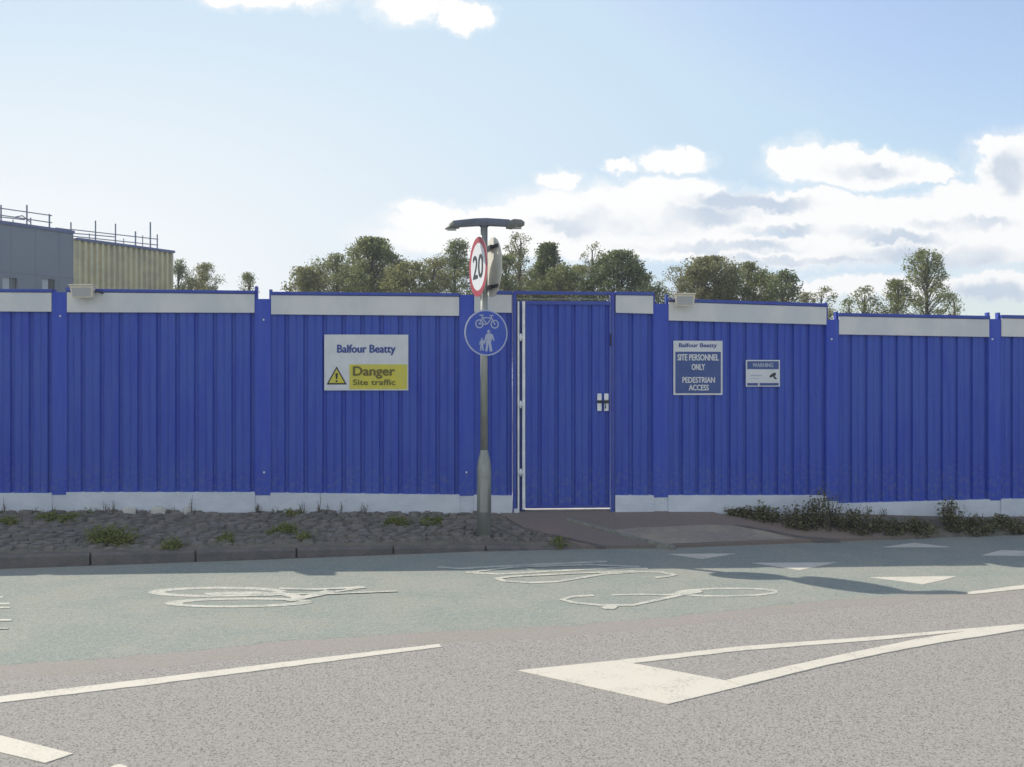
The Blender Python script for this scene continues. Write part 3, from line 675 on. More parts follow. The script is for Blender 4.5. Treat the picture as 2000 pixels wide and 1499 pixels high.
text(MB(), 'Danger', P, U(689), U(772), V(739.5), V(716.5), th+.003, bold=.03).build('lettering', 'ytext', yb)
text(MB(), 'Site traffic', P, U(689), U(772.5), V(752.5), V(741.5), th+.003, bold=.03).build('lettering', 'ytext', yb)
mb = MB(); mb.prism([(U(638), V(751.5)), (U(677.5), V(751.5)), (U(657.5), V(716))], P, th-.001, th+.002); tb = mb.build('warning_triangle', 'black', root)
mb = MB(); mb.prism([(U(642.5), V(748.5)), (U(673), V(748.5)), (U(657.6), V(721))], P, th, th+.0035); mb.build('yellow_face', 'yellow', tb)
mb = MB(); mb.prism([(U(656.2), V(741)), (U(659), V(741)), (U(660), V(729.5)), (U(655.2), V(729.5))], P, th+.002, th+.006)
mb.prism([(U(657.6)+.011*math.cos(R(i*45)), V(745)+.011*math.sin(R(i*45))) for i in range(8)], P, th+.002, th+.006); mb.build('exclamation_mark', 'black', tb)

root, bd, P, U, V, th = board('site_access_sign', 1315, 1411, 666, 772, 'blue site personnel only sign with white header on the hoarding right of the gate', 'sign', base='white')
mb = MB(); mb.prism(rrect(U(1318.8), U(1407.5), V(768.5), V(687.5), .008), P, th-.001, th+.002); nb = mb.build('blue_panel', 'navy', root)
text(MB(), 'Balfour Beatty', P, U(1325.5), U(1400), V(681), V(671), th, bold=.03).build('lettering', 'fblue', bd)
for s, a, b, c, d in (('SITE PERSONNEL', 1322.5, 1403.5, 704.5, 692.5), ('ONLY', 1350, 1376.5, 723, 711.5), ('PEDESTRIAN', 1332, 1396, 748, 737), ('ACCESS', 1344.5, 1384, 763, 752)):
    text(MB(), s, P, U(a), U(b), V(c), V(d), th+.003, bold=.03).build('lettering', 'white', nb)
root, bd, P, U, V, th = board('camera_warning_sign', 1456.5, 1523, 703.5, 755.5, 'small white camera warning notice with navy header on the right hoarding', 'sign')
mb = MB(); mb.prism([(U(1459), V(721.5)), (U(1520.5), V(721.5)), (U(1520.5), V(706)), (U(1459), V(706))], P, th-.001, th+.002); hb = mb.build('header', 'navy', root)
text(MB(), 'WARNING', P, U(1469), U(1510), V(717.5), V(709.5), th+.003, bold=.03).build('lettering', 'palegrey', hb)
mb = MB(); mb.prism([(U(1459), V(753.5)), (U(1480), V(753.5)), (U(1480), V(748.5)), (U(1459), V(748.5))], P, th-.001, th+.002)
mb.prism([(U(1483), V(753.5)), (U(1520.5), V(753.5)), (U(1520.5), V(748.5)), (U(1483), V(748.5))], P, th-.001, th+.002); mb.build('footer', 'navy', root)
mb = MB(); mb.prism([(U(1466), V(734.8)), (U(1488), V(734.8)), (U(1488), V(732.8)), (U(1466), V(732.8))], P, th-.001, th+.002)
mb.prism([(U(1466), V(740)), (U(1482), V(740)), (U(1482), V(739)), (U(1466), V(739))], P, th-.001, th+.002); mb.build('small_print', 'palegrey', root)
mb = MB(); mb.prism([(U(1502), V(735)), (U(1504), V(738.2)), (U(1515.5), V(733)), (U(1514), V(728)), (U(1510), V(728.6))], P, th-.001, th+.002)
mb.prism([(U(1509), V(736)), (U(1512), V(735)), (U(1516), V(738)), (U(1516.5), V(741)), (U(1513), V(741))], P, th-.001, th+.0025); mb.build('camera_pictogram', 'dark', root)

# ------------------------------------------------------------ lamp column with its signs
PY = 10.28; KS = PY/10; PX = (945.5-CX)/F*PY; pb = hgt(PX, PY)
post_ = empty('sign_post', (PX, PY, pb), 'grey steel column with wide base and twin sign lamps on the cobbled verge', 'sign post')
def lathe(prof, cx_, cy_, n=28):
    mb = MB(); k = 0
    for r_, z_ in prof:
        for j in range(n): t = 2*math.pi*j/n; mb.v.append(Vector((cx_+r_*math.cos(t), cy_+r_*math.sin(t), z_)))
    for i in range(len(prof)-1):
        for j in range(n): mb.f.append((i*n+j, i*n+(j+1) % n, (i+1)*n+(j+1) % n, (i+1)*n+j))
    mb.f.append(tuple(reversed(range(n)))); mb.f.append(tuple((len(prof)-1)*n+j for j in range(n))); return mb
zt_ = lambda py: zat(py, PY)
lathe([(.070*KS, pb-.15), (.070*KS, zt_(925)), (.069*KS, zt_(912)), (.058*KS, zt_(897)), (.041*KS, zt_(884)), (.0385*KS, zt_(879))], PX, PY).build('base', 'galv', post_, smooth=True)
lathe([(.0375*KS, zt_(882)), (.036*KS, zt_(700)), (.0345*KS, zt_(443))], PX, PY).build('shaft', 'galv', post_, smooth=True)
fb = Frame((PX-.045, PY-.066), (PX+.045, PY-.066))
d_ = MB(); d_.prism(rrect(0, .075, zt_(1000), zt_(935), .01), lambda a, o, b: Vector((PX-.0375+a, PY-.0665-o, b)), -.02, .006); d_.build('service_door', 'galv', post_, bevel=.002)
# cross arm: arched box section, with a lamp head on each end
mb = MB(); prof = [(887, 432, 444), (905, 430, 443), (930, 427.5, 441.5), (950, 427, 441), (975, 428.5, 442), (996, 430, 443)]
k = 0
for px, a, b in prof:
    x = (px-CX)/F*PY
    for (oy, zz_) in ((-.045, b), (-.05, (a+b)/2), (-.032, a), (.032, a), (.05, (a+b)/2), (.045, b)): mb.v.append(Vector((x, PY+oy, zt_(zz_))))
for i in range(len(prof)-1):
    for j in range(6): mb.f.append((i*6+j, i*6+(j+1) % 6, (i+1)*6+(j+1) % 6, (i+1)*6+j))
mb.f.append(tuple(range(6))); mb.f.append(tuple(len(mb.v)-6+j for j in reversed(range(6)))); mb.build('cross_arm', 'lampgrey', post_, bevel=.003)
def head(pr2):
    mb = MB(); n = len(pr2)
    for px, a, b, hw in pr2:
        x = (px-CX)/F*PY
        for (oy, zz_) in ((-hw*.8, b), (-hw, (a*.4+b*.6)), (-hw*.6, a), (hw*.6, a), (hw, a*.4+b*.6), (hw*.8, b)): mb.v.append(Vector((x, PY+oy, zt_(zz_))))
    for i in range(n-1):
        for j in range(6): mb.f.append((i*6+j, i*6+(j+1) % 6, (i+1)*6+(j+1) % 6, (i+1)*6+j))
    mb.f.append(tuple(range(6))); mb.f.append(tuple(len(mb.v)-6+j for j in reversed(range(6))))
    h = mb.build('lamp_head', 'lampend', post_, bevel=.003)
    x0 = (min(p[0] for p in pr2)+4-CX)/F*PY; x1 = (max(p[0] for p in pr2)-6-CX)/F*PY; zb = zt_(sum(p[2] for p in pr2)/n)
    MB().box(x0, x1, PY-.04, PY+.04, zb-.012, zb-.002).build('diffuser', 'lens', h)
head([(869.5, 445.5, 448.5, .02), (878, 438, 449, .05), (886.5, 431.5, 447, .058), (897, 440, 446, .05)])
head([(988, 441, 446.5, .05), (998, 431, 447.5, .058), (1004, 429, 446.5, .06), (1018, 430, 443, .05), (1024.5, 434, 440, .03)])
mb = MB(); mb.tube([(PX, PY, zt_(443.5)), (PX, PY, zt_(441))], .045, 12); mb.build('collar', 'lampgrey', post_)

def disc_sign(name, cpx, cpy, rad, n, dist, label, cat, faces=True):
    n = Vector((n[0], n[1], 0)).normalized(); c = Vector((PX, PY, zt_(cpy)))+n*dist
    u = Vector((-n.y, n.x, 0))            # to the right when looking at the face
    P = lambda a, o, b: c+u*a+n*o+Vector((0, 0, b))
    root = empty(name, c-Vector((0, 0, rad)), label, cat)
    circ = lambda r_, m=48: [(r_*math.cos(2*math.pi*i/m), r_*math.sin(2*math.pi*i/m)) for i in range(m)]
    return root, P, circ
def clampband(P, zs, w, root, o0, o1):
    for z_ in zs:
        b = MB(); b.prism([(-w, z_-.022), (w, z_-.022), (w, z_+.022), (-w, z_+.022)], P, o0, o1); b.build('clamp', 'dark', root, bevel=.002)
ang = R(68.5+1.9)
n1 = (-math.sin(ang), -math.cos(ang))
root, P, circ = disc_sign('speed_limit_sign', 934, 522, .300*KS, n1, .062, 'round white 20 speed limit sign with red ring near the top of the post', 'road sign')
mb = MB(); mb.prism(circ(.300), P, -.004, .0); bp_ = mb.build('plate', 'signback', root)
mb = MB(); cc = circ(.300); ci = circ(.238)
for i in range(48):
    j = (i+1) % 48; a, b, c_, d = cc[i], cc[j], ci[j], ci[i]; mb.poly([P(a[0], .002, a[1]), P(b[0], .002, b[1]), P(c_[0], .002, c_[1]), P(d[0], .002, d[1])])
mb.build('red_ring', 'red', root)
mb = MB(); mb.poly([P(a, .002, b) for a, b in circ(.238)]); mb.build('white_face', 'white', root)
mb = MB(); text(mb, '20', P, -.168, .168, -.115, .118, .003, bold=.016); mb.build('numerals', 'black', root)
clampband(P, (-.2, .2), .11, root, -.030, -.004)
root, P, circ = disc_sign('speed_limit_sign', 956, 522, .290*KS, (-n1[0], -n1[1]), .088, 'round road sign seen from its pale unpainted back, facing away to the right', 'road sign')
mb = MB(); mb.prism(circ(.300), P, -.004, .0); mb.build('plate', 'signback', root)
mb = MB(); cc = circ(.300)
for i in range(48):
    j = (i+1) % 48; a, b, c_, d = cc[i], cc[j], ci[j], ci[i]; mb.poly([P(a[0], .002, a[1]), P(b[0], .002, b[1]), P(c_[0], .002, c_[1]), P(d[0], .002, d[1])])
mb.build('red_ring', 'red', root)
mb = MB(); mb.poly([P(a, .002, b) for a, b in circ(.238)]); mb.build('white_face', 'white', root)
mb = MB(); text(mb, '20', P, -.168, .168, -.115, .118, .003, bold=.016); mb.build('numerals', 'black', root)
for z_ in (-.2, .2):
    b = MB(); b.prism([(-.20, z_-.016), (.20, z_-.016), (.20, z_+.016), (-.20, z_+.016)], P, -.020, -.004); b.build('channel', 'dark', root)
clampband(P, (-.2, .2), .05, root, -.034, -.020)

root, P, circ = disc_sign('shared_path_sign', 951, 651, .230*KS, (math.sin(R(24-1.4)), -math.cos(R(24-1.4))), .060, 'round blue shared cycle and footpath sign with white bicycle, adult and child', 'road sign')
mb = MB(); mb.prism(circ(.230), P, -.004, .0); mb.build('plate', 'signback', root)
mb = MB(); cc = circ(.230); ci2 = circ(.2165)
for i in range(48):
    j = (i+1) % 48; a, b, c_, d = cc[i], cc[j], ci2[j], ci2[i]; mb.poly([P(a[0], .002, a[1]), P(b[0], .002, b[1]), P(c_[0], .002, c_[1]), P(d[0], .002, d[1])])
mb.build('white_rim', 'palegrey', root)
mb = MB(); mb.poly([P(a, .002, b) for a, b in circ(.2165)]); mb.build('blue_face', 'signblue', root)
def pen(mb, pts, w, P, off):
    for (a, b), (c_, d) in zip(pts, pts[1:]):
        l = math.hypot(c_-a, d-b) or 1; nx, ny = -(d-b)/l*w/2, (c_-a)/l*w/2
        mb.poly([P(a+nx, off, b+ny), P(c_+nx, off, d+ny), P(c_-nx, off, d-ny), P(a-nx, off, b-ny)])
bk = MB(); o = .0035
for cx_ in (-.074, .089):
    for i in range(24):
        t0, t1 = 2*math.pi*i/24, 2*math.pi*(i+1)/24
        bk.poly([P(cx_+r_*math.cos(t), o, .088+r_*math.sin(t)) for r_, t in ((.045, t0), (.045, t1), (.033, t1), (.033, t0))])
    bk.poly([P(cx_+.009*math.cos(i), o, .088+.009*math.sin(i)) for i in range(6)])
for ps in ([(-.074, .088), (-.045, .150), (.055, .150), (.005, .085), (-.045, .150)], [(.089, .088), (.055, .150), (.05, .170)], [(.035, .178), (.05, .170), (.075, .176)], [(-.045, .150), (-.052, .172)], [(-.074, .175), (-.03, .175)], [(-.074, .088), (.005, .085)]):
    pen(bk, ps, .011, P, o+.0006*len(ps))
bk.build('bicycle_pictogram', 'palegrey', root)
def fig(mb, cx_, base, h):                # walking figure outline
    pt = [(-.16,0),(-.05,0),(0,.38),(.06,0),(.20,0),(.13,.40),(.17,.62),(.27,.46),(.30,.52),(.22,.78),(.10,.84),(-.06,.84),(-.16,.72),(-.22,.48),(-.16,.46),(-.10,.60),(-.11,.42)]
    mb.poly([P(cx_+a*h, o, base+b*h) for a, b in pt])
    mb.poly([P(cx_+.01*h+.075*h*math.cos(R(30*i)), o+.0004, base+.93*h+.075*h*math.sin(R(30*i))) for i in range(12)])
pm = MB(); fig(pm, .022, -.185, .215); fig(pm, -.050, -.178, .125); pen(pm, [(-.028, -.10), (-.005, -.085)], .014, P, o+.0008)
pm.build('pedestrian_pictogram', 'palegrey', root)
clampband(P, (-.12, .12), .05, root, -.026, -.004)

# ------------------------------------------------------------ buildings and scaffolding
BP0 = Vector((-20.0, 40.0)); BD = Vector((1.7, 2.7)); Lb = BD.length
def bpt(px, back=0.0):                      # where the view line of a column meets the facade plane
    kx_ = (px-CX)/F; t = (kx_*BP0.y-BP0.x)/(BD.x-kx_*BD.y); return BP0+BD*t
fb = Frame(bpt(-420), bpt(143.5))
def bz(py, px): return zat(py, bpt(px).y)
zr = (bz(432, 0)+bz(452, 143))/2
gb = empty('grey_building', (*bpt(0), 0), 'slate grey clad building behind the hoarding at the far left', 'building')
def A2(px): return (bpt(px)-bpt(-420)).length
mb = MB(); Lf = fb.L
wins = [(A2(5), A2(34), bz(567.5, 20), bz(543, 20)), (A2(82), A2(108), bz(567.5, 95), bz(545.5, 95))]
# walls with window openings cut into the front: build the front in pieces
xs = [0]+[v for w_ in wins for v in w_[:2]]+[Lf]
zl = 0
for i in range(len(xs)-1):
    a0, a1 = xs[i], xs[i+1]
    if i % 2 == 0: mb.prism([(a0, zl), (a1, zl), (a1, zr), (a0, zr)], lambda a, o, b: fb.P(a, o, b), -.3, 0)
    else:
        w_ = wins[i//2]
        mb.prism([(a0, zl), (a1, zl), (a1, w_[2]-1.1), (a0, w_[2]-1.1)], lambda a, o, b: fb.P(a, o, b), -.3, 0)
        mb.prism([(a0, w_[3]), (a1, w_[3]), (a1, zr), (a0, zr)], lambda a, o, b: fb.P(a, o, b), -.3, 0)
mb.prism([(0, zl), (Lf, zl), (Lf, zr-.02), (0, zr-.02)], lambda a, o, b: fb.P(a, o, b), -8, -7.7)
mb.prism([(0, zl), (.3, zl), (.3, zr-.01), (0, zr-.01)], lambda a, o, b: fb.P(a, o, b), -7.7, -.3)
mb.prism([(Lf-.3, zl), (Lf, zl), (Lf, zr-.01), (Lf-.3, zr-.01)], lambda a, o, b: fb.P(a, o, b), -7.7, -.3)
mb.build('wall', 'cladgrey', gb)
mb = MB(); mb.prism([(-.05, zr-.005), (Lf+.05, zr-.005), (Lf+.05, zr+.0), (-.05, zr+.0)], lambda a, o, b: fb.P(a, o, b), -8.05, .0)
mb.prism([(-.05, zr-.11), (Lf+.03, zr-.11), (Lf+.03, zr+.02), (-.05, zr+.02)], lambda a, o, b: fb.P(a, o, b), .003, .05)
mb.build('roof_trim', 'cladtop', gb)
seam = MB()
a_ = .5
while a_ < Lf:
    seam.prism([(a_, .2), (a_+.03, .2), (a_+.03, zr-.12), (a_, zr-.12)], lambda a, o, b: fb.P(a, o, b), .001, .012); a_ += 1.05
seam.prism([(0, bz(535, 60)-.02), (Lf, bz(535, 60)-.02), (Lf, bz(535, 60)), (0, bz(535, 60))], lambda a, o, b: fb.P(a, o, b), .013, .02)
seam.build('cladding_seam', 'cladgrey', gb)
for w_ in wins:
    b0 = w_[2]-1.1; md = w_[0]+(w_[1]-w_[0])*.5
    f_ = MB(); f_.prism([(w_[0], b0), (md, b0), (md, w_[3]), (w_[0], w_[3])], lambda a, o, b: fb.P(a, o, b), -.10, -.05); wd = f_.build('window', 'frame', gb)
    f_ = MB(); f_.prism([(md, b0), (w_[1], b0), (w_[1], w_[3]), (md, w_[3])], lambda a, o, b: fb.P(a, o, b), -.12, -.09); f_.build('pane', 'pane', wd)
bb = empty('ribbed_building', (*bpt(240), 0), 'beige ribbed metal clad building joined to the grey building', 'building')
f3 = Frame(bpt(143.5), bpt(336)); L3 = f3.L; z3 = (bz(470, 144)+bz(493, 336))/2+.03
mb = MB(); n_ = 18; p_ = L3/n_; pts = []
for i in range(n_): s = i*p_; pts += [(s, 0), (s+p_*.50, 0), (s+p_*.58, .13), (s+p_*.90, .13)]
pts.append((L3, 0)); k = 0
for a, o_ in pts: mb.v.append(f3.P(a, o_, 0)); mb.v.append(f3.P(a, o_, z3))
for i in range(len(pts)-1): mb.f.append((2*i, 2*i+2, 2*i+3, 2*i+1))
mb.prism([(0.02, 0), (L3-.0, 0), (L3-.0, z3-.03), (0.02, z3-.03)], lambda a, o, b: f3.P(a, o, b), -8, -.01)
mb.build('wall', 'beige', bb)
mb = MB(); mb.prism([(.06, z3-.05), (L3+.05, z3-.05), (L3+.05, z3+.06), (.06, z3+.06)], lambda a, o, b: f3.P(a, o, b), .133, .16)
mb.prism([(.06, z3-.02), (L3+.05, z3-.02), (L3+.05, z3+.04), (.06, z3+.04)], lambda a, o, b: f3.P(a, o, b), -8, .132); mb.build('roof_trim', 'cladtop', bb)
def scaffold(stds, rails, zbase, label):
    mid = bpt(sum(s[0] for s in stds)/len(stds)); nb = Vector((BD.y, -BD.x)).normalized()
    o = empty('scaffold', (mid.x-nb.x*.4, mid.y-nb.y*.4, zbase), label, 'scaffolding', 'scaffolds on the building roofs')
    def pt(px, py, back): p = bpt(px)-nb*back; return Vector((p.x, p.y, EYE-(py-CY)*bpt(px).y/F))
    for (px, ty, r_) in stds:
        a = pt(px, ty, .4); mb = MB(); mb.tube([(a.x, a.y, zbase), a], r_, 6); mb.build('standard', 'scaf', o)
    for (a, b) in rails:
        mb = MB(); mb.tube([pt(*a, .4), pt(*b, .4)], .022, 5); mb.build('rail', 'scaf', o)
scaffold([(-60,385,.03), (-20,392,.03), (13.5,399,.034), (64,399,.034), (71.5,424,.028), (108,417,.036), (37,428,.022)],
         [((-80,392),(113,420)), ((-80,405),(113,434)), ((-80,412),(60,428)), ((40,423),(55,420)), ((55,420),(70,432))], zr, 'scaffold poles and rails along the roof of the slate grey building')
scaffold([(150,433,.032), (198,430,.032), (237,436,.032), (276,451,.036), (290,459,.022), (305,433,.036), (318.5,457,.03), (186,455,.02), (253,465,.02)],
         [((120,444),(150,448)), ((150,447),(320,466.5)), ((150,460),(320,478)), ((148,454),(237,462))], z3, 'thin scaffold poles and rails along the roof of the beige ribbed building')

# ------------------------------------------------------------ trees
def tree(px, top, hw, Y, kind, dens, label, seed, leaf='leafA', lsize=.085, shape=.6, trunk=.16, group='trees beyond the hoarding', n=None, gaps=0.0):
    rn = random.Random(seed); c = at(px, top, Y); H = c.z; Wd = hw*Y/F; X0 = c.x
    root = empty('tree', (X0, Y, 0), label, 'tree', group)
    zb = max(1.2, H-4.6); clumps = []; lob = [rn.uniform(0, 6.28) for _ in range(3)]
    nc = int(66*dens*(.5+Wd*1.0))
    while len(clumps) < nc:
        t = rn.random()**.8; z = zb+(H-zb)*t; h = H-z
        if kind == 'round': wr = math.sqrt(max(0, 1-(1-min(1, h/(1.25*Wd)))**2))
        elif kind == 'cone': wr = min(1, h/(1.9*Wd))**.85
        else: wr = .42+.58*min(1, h/(2.0*Wd)) if h > .15 else .3
        a = rn.uniform(0, 2*math.pi); rr_ = wr*Wd*rn.random()**.42
        rr_ *= 1+.15*math.sin(a*3+lob[0])+.12*math.sin(z*3.1+lob[1])-.08
        clumps.append(Vector((X0+rr_*math.cos(a), Y+rr_*math.sin(a), z-.08)))
    clumps.append(Vector((X0+rn.uniform(-.1, .1)*Wd, Y, H-.12)))
    tk = MB(); tr = []
    for i in range(7):
        t = i/6; tr.append(Vector((X0+.12*math.sin(t*3+seed)*t, Y+.1*math.cos(t*2+seed)*t, (H-.35)*t-(.1 if i == 0 else 0))))
    tk.tube(tr, [trunk*(1-.82*i/6) for i in range(7)], 7)
    for q in clumps:
        zt2 = max(.9, min(q.z-.25, H-.5)-abs(q.x-X0)*.5-rn.uniform(.1, .5)); t = zt2/(H-.35); s0 = tr[min(6, int(t*6))]
        st = Vector((s0.x, s0.y, zt2)); md = (st+q)/2+Vector((rn.uniform(-.1, .1), rn.uniform(-.1, .1), .08))
        tk.tube([st, md, q], [.020, .012, .005], 4, False)
    tk.build('trunk', 'bark', root)
    lf = MB()
    for q in clumps:
        cr = rn.uniform(.20, .42)*(1-.35*gaps)
        nl = int(rn.uniform(110, 190)*(cr/.35)**1.8*(1-gaps*.45)*(.095/lsize)**.5)
        for _ in range(nl):
            d = Vector((rn.gauss(0, 1), rn.gauss(0, 1), rn.gauss(0, .85))); d = d.normalized()*(rn.random()**.55)*cr*rn.choice((1, 1, 1, 1.25))
            p = q+d
            if p.z > H+.05: p.z = H-rn.random()*.2
            s = lsize*rn.uniform(.5, 1.15)
            u = Vector((rn.gauss(0, 1), rn.gauss(0, 1), rn.gauss(0, 1))).normalized(); v = u.cross(Vector((rn.gauss(0, 1), rn.gauss(0, 1), rn.gauss(0, 1)))).normalized()
            lf.poly([p-u*s*.6, p+v*s*.32, p+u*s*.6, p-v*s*.32])
    me = bpy.data.meshes.new('crown'); off = root.location
    me.from_pydata([v-off for v in lf.v], [], lf.f); me.materials.append(M[leaf])
    ob = bpy.data.objects.new('crown', me); C.objects.link(ob); ob.parent = root
    return root
T = [ # px, top, halfwidth, Y, kind, density, leaf, gaps, label
 (352,508,22,50,'cone',.8,'leafB',.5,'thin spindly dark tree touching the beige building'),
 (402,516,28,48,'round',1.0,'leafC',.3,'small pale loose tree right of the beige building'),
 (375,545,34,46,'round',.6,'leafC',.3,'low yellowish tree crown between building and first hoarding post'),
 (484,534,20,46,'cone',.5,'leafA',.3,'small pointed tree standing alone left of the tree line'),
 (596,524,50,42,'round',1.0,'leafC',0,'low olive tree at the left end of the tree line'),
 (655,497,46,43,'round',1.0,'leafA',.15,'middling olive tree leaning on the tallest left crown'),
 (728,466,66,42,'round',1.7,'leafA',0,'tallest broad dense tree behind the danger board'),
 (800,512,44,40,'round',1.0,'leafC',.0,'low yellowish tree right of the tallest crown'),
 (850,506,42,41,'round',.9,'leafC',.1,'low pale tree beside the twenty sign'),
 (888,470,40,44,'round',1.1,'leafB',.1,'dark upright tree just left of the sign post'),
 (1012,455,36,44,'column',.9,'leafD',.75,'tall sparse see-through tree just right of the sign post'),
 (985,500,32,41,'round',.8,'leafA',0,'dense low tree partly behind the sign post'),
 (1070,477,52,42,'cone',1.5,'leafB',0,'dark pointed tree above the gate'),
 (1098,515,36,40,'round',.9,'leafA',0,'low bushy tree above the right half of the gate'),
 (1160,474,30,47,'column',.55,'leafD',.9,'bare tan sparse tree behind the round dense crown'),
 (1208,492,72,41,'round',1.7,'leafB',0,'broad dark dense tree right of the gate'),
 (1325,520,38,47,'round',.5,'leafD',.85,'wispy thin tree above the right floodlight'),
 (1392,502,66,41,'round',1.6,'leafD',0,'broad brownish dense tree behind the site access sign'),
 (1462,514,48,42,'round',1.2,'leafA',0,'olive tree adjoining the broad brownish crown'),
 (1530,529,34,40,'round',1.0,'leafB',0,'small dark tree ending the dense tree line'),
 (1608,562,34,44,'round',.5,'leafC',.7,'small wispy tree behind the stepped post'),
 (1690,560,36,42,'round',.6,'leafA',.55,'small loose shrubby tree above the lowered panel'),
 (1752,548,38,42,'round',.9,'leafA',.2,'bushy low tree left of the tall airy tree'),
 (1808,487,60,43,'column',1.3,'leafA',.6,'tall airy tree with visible trunk at the right'),
 (1862,574,30,44,'round',.4,'leafC',.85,'sparse low tree at the right foot of the tall airy tree'),
]
T += [
 (625,532,50,47,'round',.9,'leafD',.1,'hazy brownish tree low behind the left end of the tree line'),
 (692,520,44,48,'round',.9,'leafC',.1,'low pale tree filling in left of the tallest crown'),
 (775,520,40,47,'round',.9,'leafD',.1,'low brownish tree filling in behind the tallest crown'),
 (930,508,44,47,'round',1.0,'leafA',.1,'olive tree directly behind the twenty sign'),
 (1040,522,46,48,'round',1.0,'leafD',.1,'brownish tree low behind the tall sparse tree'),
 (1135,520,40,48,'round',.8,'leafC',.2,'pale low tree in the gap right of the pointed tree'),
 (1262,536,34,46,'round',.8,'leafA',.1,'low tree at the right shoulder of the broad round tree'),
 (1355,530,34,43,'round',.8,'leafA',.1,'low olive tree rising just right of the floodlight'),
 (1500,540,40,47,'round',.8,'leafD',.1,'low brownish tree behind the end of the tree line'),
 (1575,572,40,45,'round',.5,'leafC',.4,'very low pale brush left of the stepped post'),
 (1655,585,50,45,'round',.5,'leafA',.4,'very low brush right of the stepped post'),
 (410,560,50,47,'round',.6,'leafA',.3,'very low brush right of the beige building'),
]
for i, (px, top, hw, Y, kind, dn, lf_, gp_, lb) in enumerate(T):
    tree(px, top, hw*(1.0 if 'brush' in lb else 1.14), Y, kind, dn, lb, 20+i, leaf=lf_, gaps=gp_, lsize=.105 if not gp_ else .085, n=56)

# ------------------------------------------------------------ plants on the verge
def plant(name, p, w, h, d, nst, nleaf, ls, m, label, cat, grp, seed, stem='dry', spread=1.0):
    rn = random.Random(seed); root = empty(name, p, label, cat, grp); st = MB(); lf = MB()
    for _ in range(nst):
        a = rn.uniform(0, 2*math.pi); r_ = math.sqrt(rn.random()); bx = p+Vector((math.cos(a)*r_*w*.6, math.sin(a)*r_*d*.6, 0)); bx.z = hgt(bx.x, bx.y)-.01
        hh = h*rn.uniform(.45, 1)*(1-.45*r_*r_); tip = bx+Vector((rn.uniform(-.3, .3)*w*spread, rn.uniform(-.2, .1)*d, hh)); md = (bx+tip)/2+Vector((rn.uniform(-.02, .02), 0, .01))
        st.tube([bx, md, tip], [.0045, .003, .0015], 4, False)
        for _k in range(nleaf):
            t = rn.uniform(.15, 1.05); q = bx.lerp(tip, t)+Vector((rn.gauss(0, .032), rn.gauss(0, .032), rn.gauss(0, .016)))
            u = Vector((rn.gauss(0, 1), rn.gauss(0, 1), rn.gauss(.2, .7))).normalized(); v = u.cross(Vector((rn.gauss(0, 1), rn.gauss(0, 1), rn.gauss(0, 1)))).normalized(); s = ls*rn.uniform(.5, 1.2)
            lf.poly([q-u*s, q+v*s*.45, q+u*s, q-v*s*.45])
    st.build('stem', stem, root)
    if lf.f:
        me = bpy.data.meshes.new('foliage'); me.from_pydata([v-root.location for v in lf.v], [], lf.f); me.materials.append(M[m])
        o_ = bpy.data.objects.new('foliage', me); C.objects.link(o_); o_.parent = root
for i, (px, py, wpx, hpx, lb) in enumerate([
 (1440,1008,38,16,'low dark shrub at the left end of the right planting'), (1492,1020,52,36,'rounded dark shrub in front of the right plinth'),
 (1560,1035,52,44,'green leafy shrub rising toward the panel step'), (1610,1036,60,68,'highest tangled shrub under the stepped post'),
 (1672,1044,58,46,'spreading shrub below the lowered panel'), (1735,1044,52,36,'yellow tinged shrub under the lowered panel'),
 (1792,1042,48,30,'low shrub with pale leaves under the lowered panel'), (1858,1036,28,52,'upright spiky shrub near the right post'),
 (1905,1040,52,28,'flat dark shrub below the right post'), (1970,1036,58,30,'low dark shrub at the right edge'), (2050,1034,60,30,'low shrub just beyond the right edge')]):
    p = gp(px, min(py-5, 1050)); k_ = p.y/F
    plant('shrub', p, wpx*k_*1.05, hpx*k_*(1.25 if hpx > 42 else .95), .20, 58, 13, .020, 'shrub', lb, 'shrub', 'shrubs along the right hoarding', 100+i, 'bark')
for i, (px, py, wpx, hpx, n_, lb) in enumerate([
 (212,1062,62,34,60,'largest green weed clump in the left cobbles'), (335,1070,18,20,12,'small weed clump by the kerb right of the largest'), (442,1056,20,14,14,'small yellow green weed tuft above the kerb joint'),
 (553,1040,28,20,22,'weed clump in the cobbles below the first full post'), (600,1052,16,14,10,'tiny weed tuft near the kerb in mid verge'), (775,1022,26,12,18,'low moss green weed left of the sign post'),
 (843,1022,22,12,16,'low moss green weed nearest the sign post'), (1095,1062,14,10,8,'tiny weed at the cobble point by the path'), (10,1022,30,12,18,'weed patch at the left edge under the plinth'),
 (92,1016,26,14,16,'weed patch below the left post'), (137,1018,22,16,16,'bright weed patch right of the left post'), (180,1000,14,10,8,'thin weed by the plinth above the largest clump'), (575,1006,20,12,10,'small weed under the danger board panel')]):
    p = gp(px, py); k_ = p.y/F
    plant('weed', p, wpx*k_*1.25, hpx*k_*1.15, .18, int(n_*1.5), 26, .016, 'weed', lb, 'weed', 'weeds in the cobbled verge', 200+i)
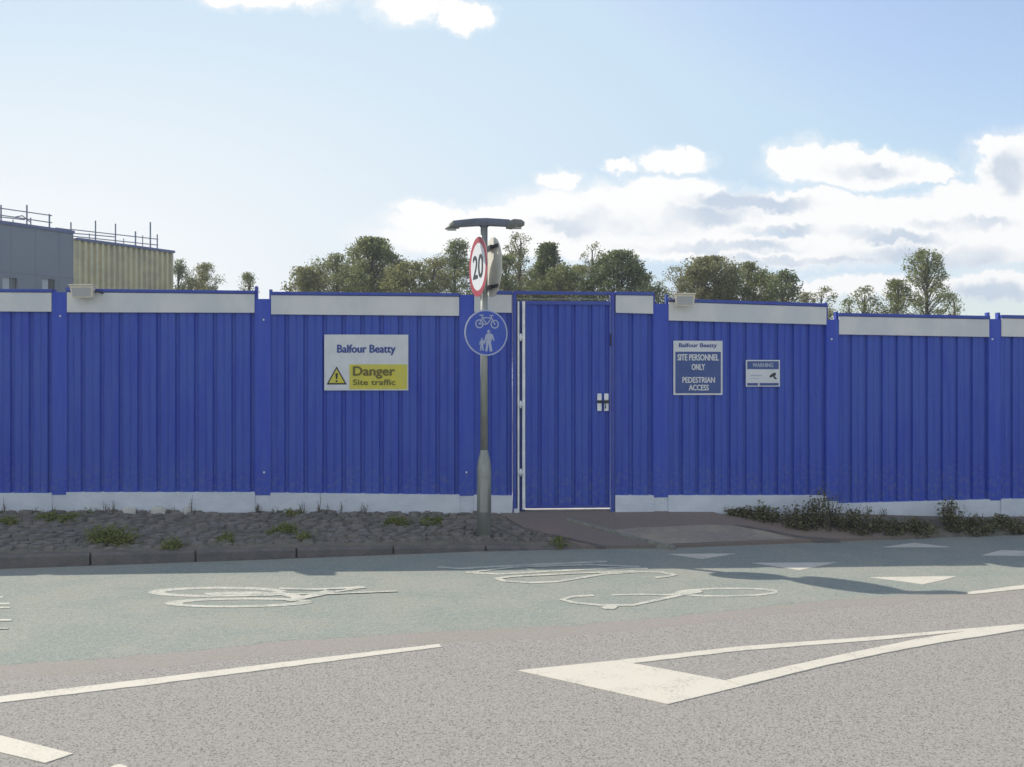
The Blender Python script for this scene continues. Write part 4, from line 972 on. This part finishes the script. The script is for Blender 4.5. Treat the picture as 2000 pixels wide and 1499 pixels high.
for i, (px, py, wpx, hpx, n_, lb) in enumerate([
 (10,1001,10,30,4,'dry stalk at the left edge'), (75,998,14,16,5,'short dry stalk left of the first post'), (115,998,14,20,4,'dry stalk beneath the first post'), (220,996,12,32,6,'tall dry stalk left of the pale stones'), (235,996,10,30,4,'dry stalk beside the first pale stone'),
 (330,996,8,22,3,'thin dry stalk right of the second pale stone'), (352,996,8,24,3,'thin dry stalk above the third pale stone'), (387,996,8,36,5,'tallest single dry stalk right of the stones'),
 (510,998,22,26,12,'bushy dry tuft beneath the second post'), (545,998,14,22,7,'dry tuft right of the second post'), (590,1001,14,34,5,'leaning dry stalk under the danger board panel'), (625,1001,12,40,5,'tall pale dry stalk below the danger board'),
 (640,1001,10,26,4,'short dry stalk below the danger board'), (668,1002,10,26,4,'dry stalk below the danger board centre'), (712,1004,16,28,7,'branching dry stalk below the board right corner'),
 (1445,1006,12,20,5,'dry stalk at the left end of the shrubs'), (1690,1000,10,26,5,'dark dry stalk against the lowered plinth'), (1722,1004,12,24,5,'short dry stalk against the lowered plinth')]):
    p = gp(px, py); p.y = min(p.y, wally_x(p.x)-.10); k_ = p.y/F
    plant('dry_stalk', p, wpx*k_*.6, hpx*k_*1.25, .04, n_, 2, .009, 'leafD', lb, 'weed', 'dry stalks along the plinth', 300+i, spread=2.2)
for i, (px, wpx, h_, lb) in enumerate([(253,27,.052,'pale rounded stone at the plinth foot, left of three'), (310,31,.060,'largest pale rounded stone, middle of three'), (365,18,.050,'smallest pale stone, right of three')]):
    Y = wally_x((px-CX)/F*10.9)-.10; X = (px-CX)/F*Y; z = zat(996, Y)
    mb = MB(); dome(mb, Vector((X, Y, z-.02)), wpx/2*Y/F, .055, h_, 0, random.Random(40+i), 14, 5)
    tag(mb.build('stone', 'stone', origin=(X, Y, z-.02), smooth=True), lb, 'stone', 'pale stones by the plinth')

# ------------------------------------------------------------ light haze in the air
mb = MB(); mb.box(-960, 960, -260, 1560, -2.0, 14.0); hz_ = bpy.data.materials.new('haze'); hz_.use_nodes = True; t = hz_.node_tree; t.nodes.remove(t.nodes['Principled BSDF'])
pv = nd(t, 'ShaderNodeVolumePrincipled'); pv.inputs['Color'].default_value = (.93, .95, 1, 1); pv.inputs['Density'].default_value = .0013; pv.inputs['Anisotropy'].default_value = .3
t.links.new(pv.outputs[0], t.nodes['Material Output'].inputs['Volume']); M['haze'] = hz_
tag(mb.build('haze', 'haze'), 'thin pale haze in the air', kind='stuff')
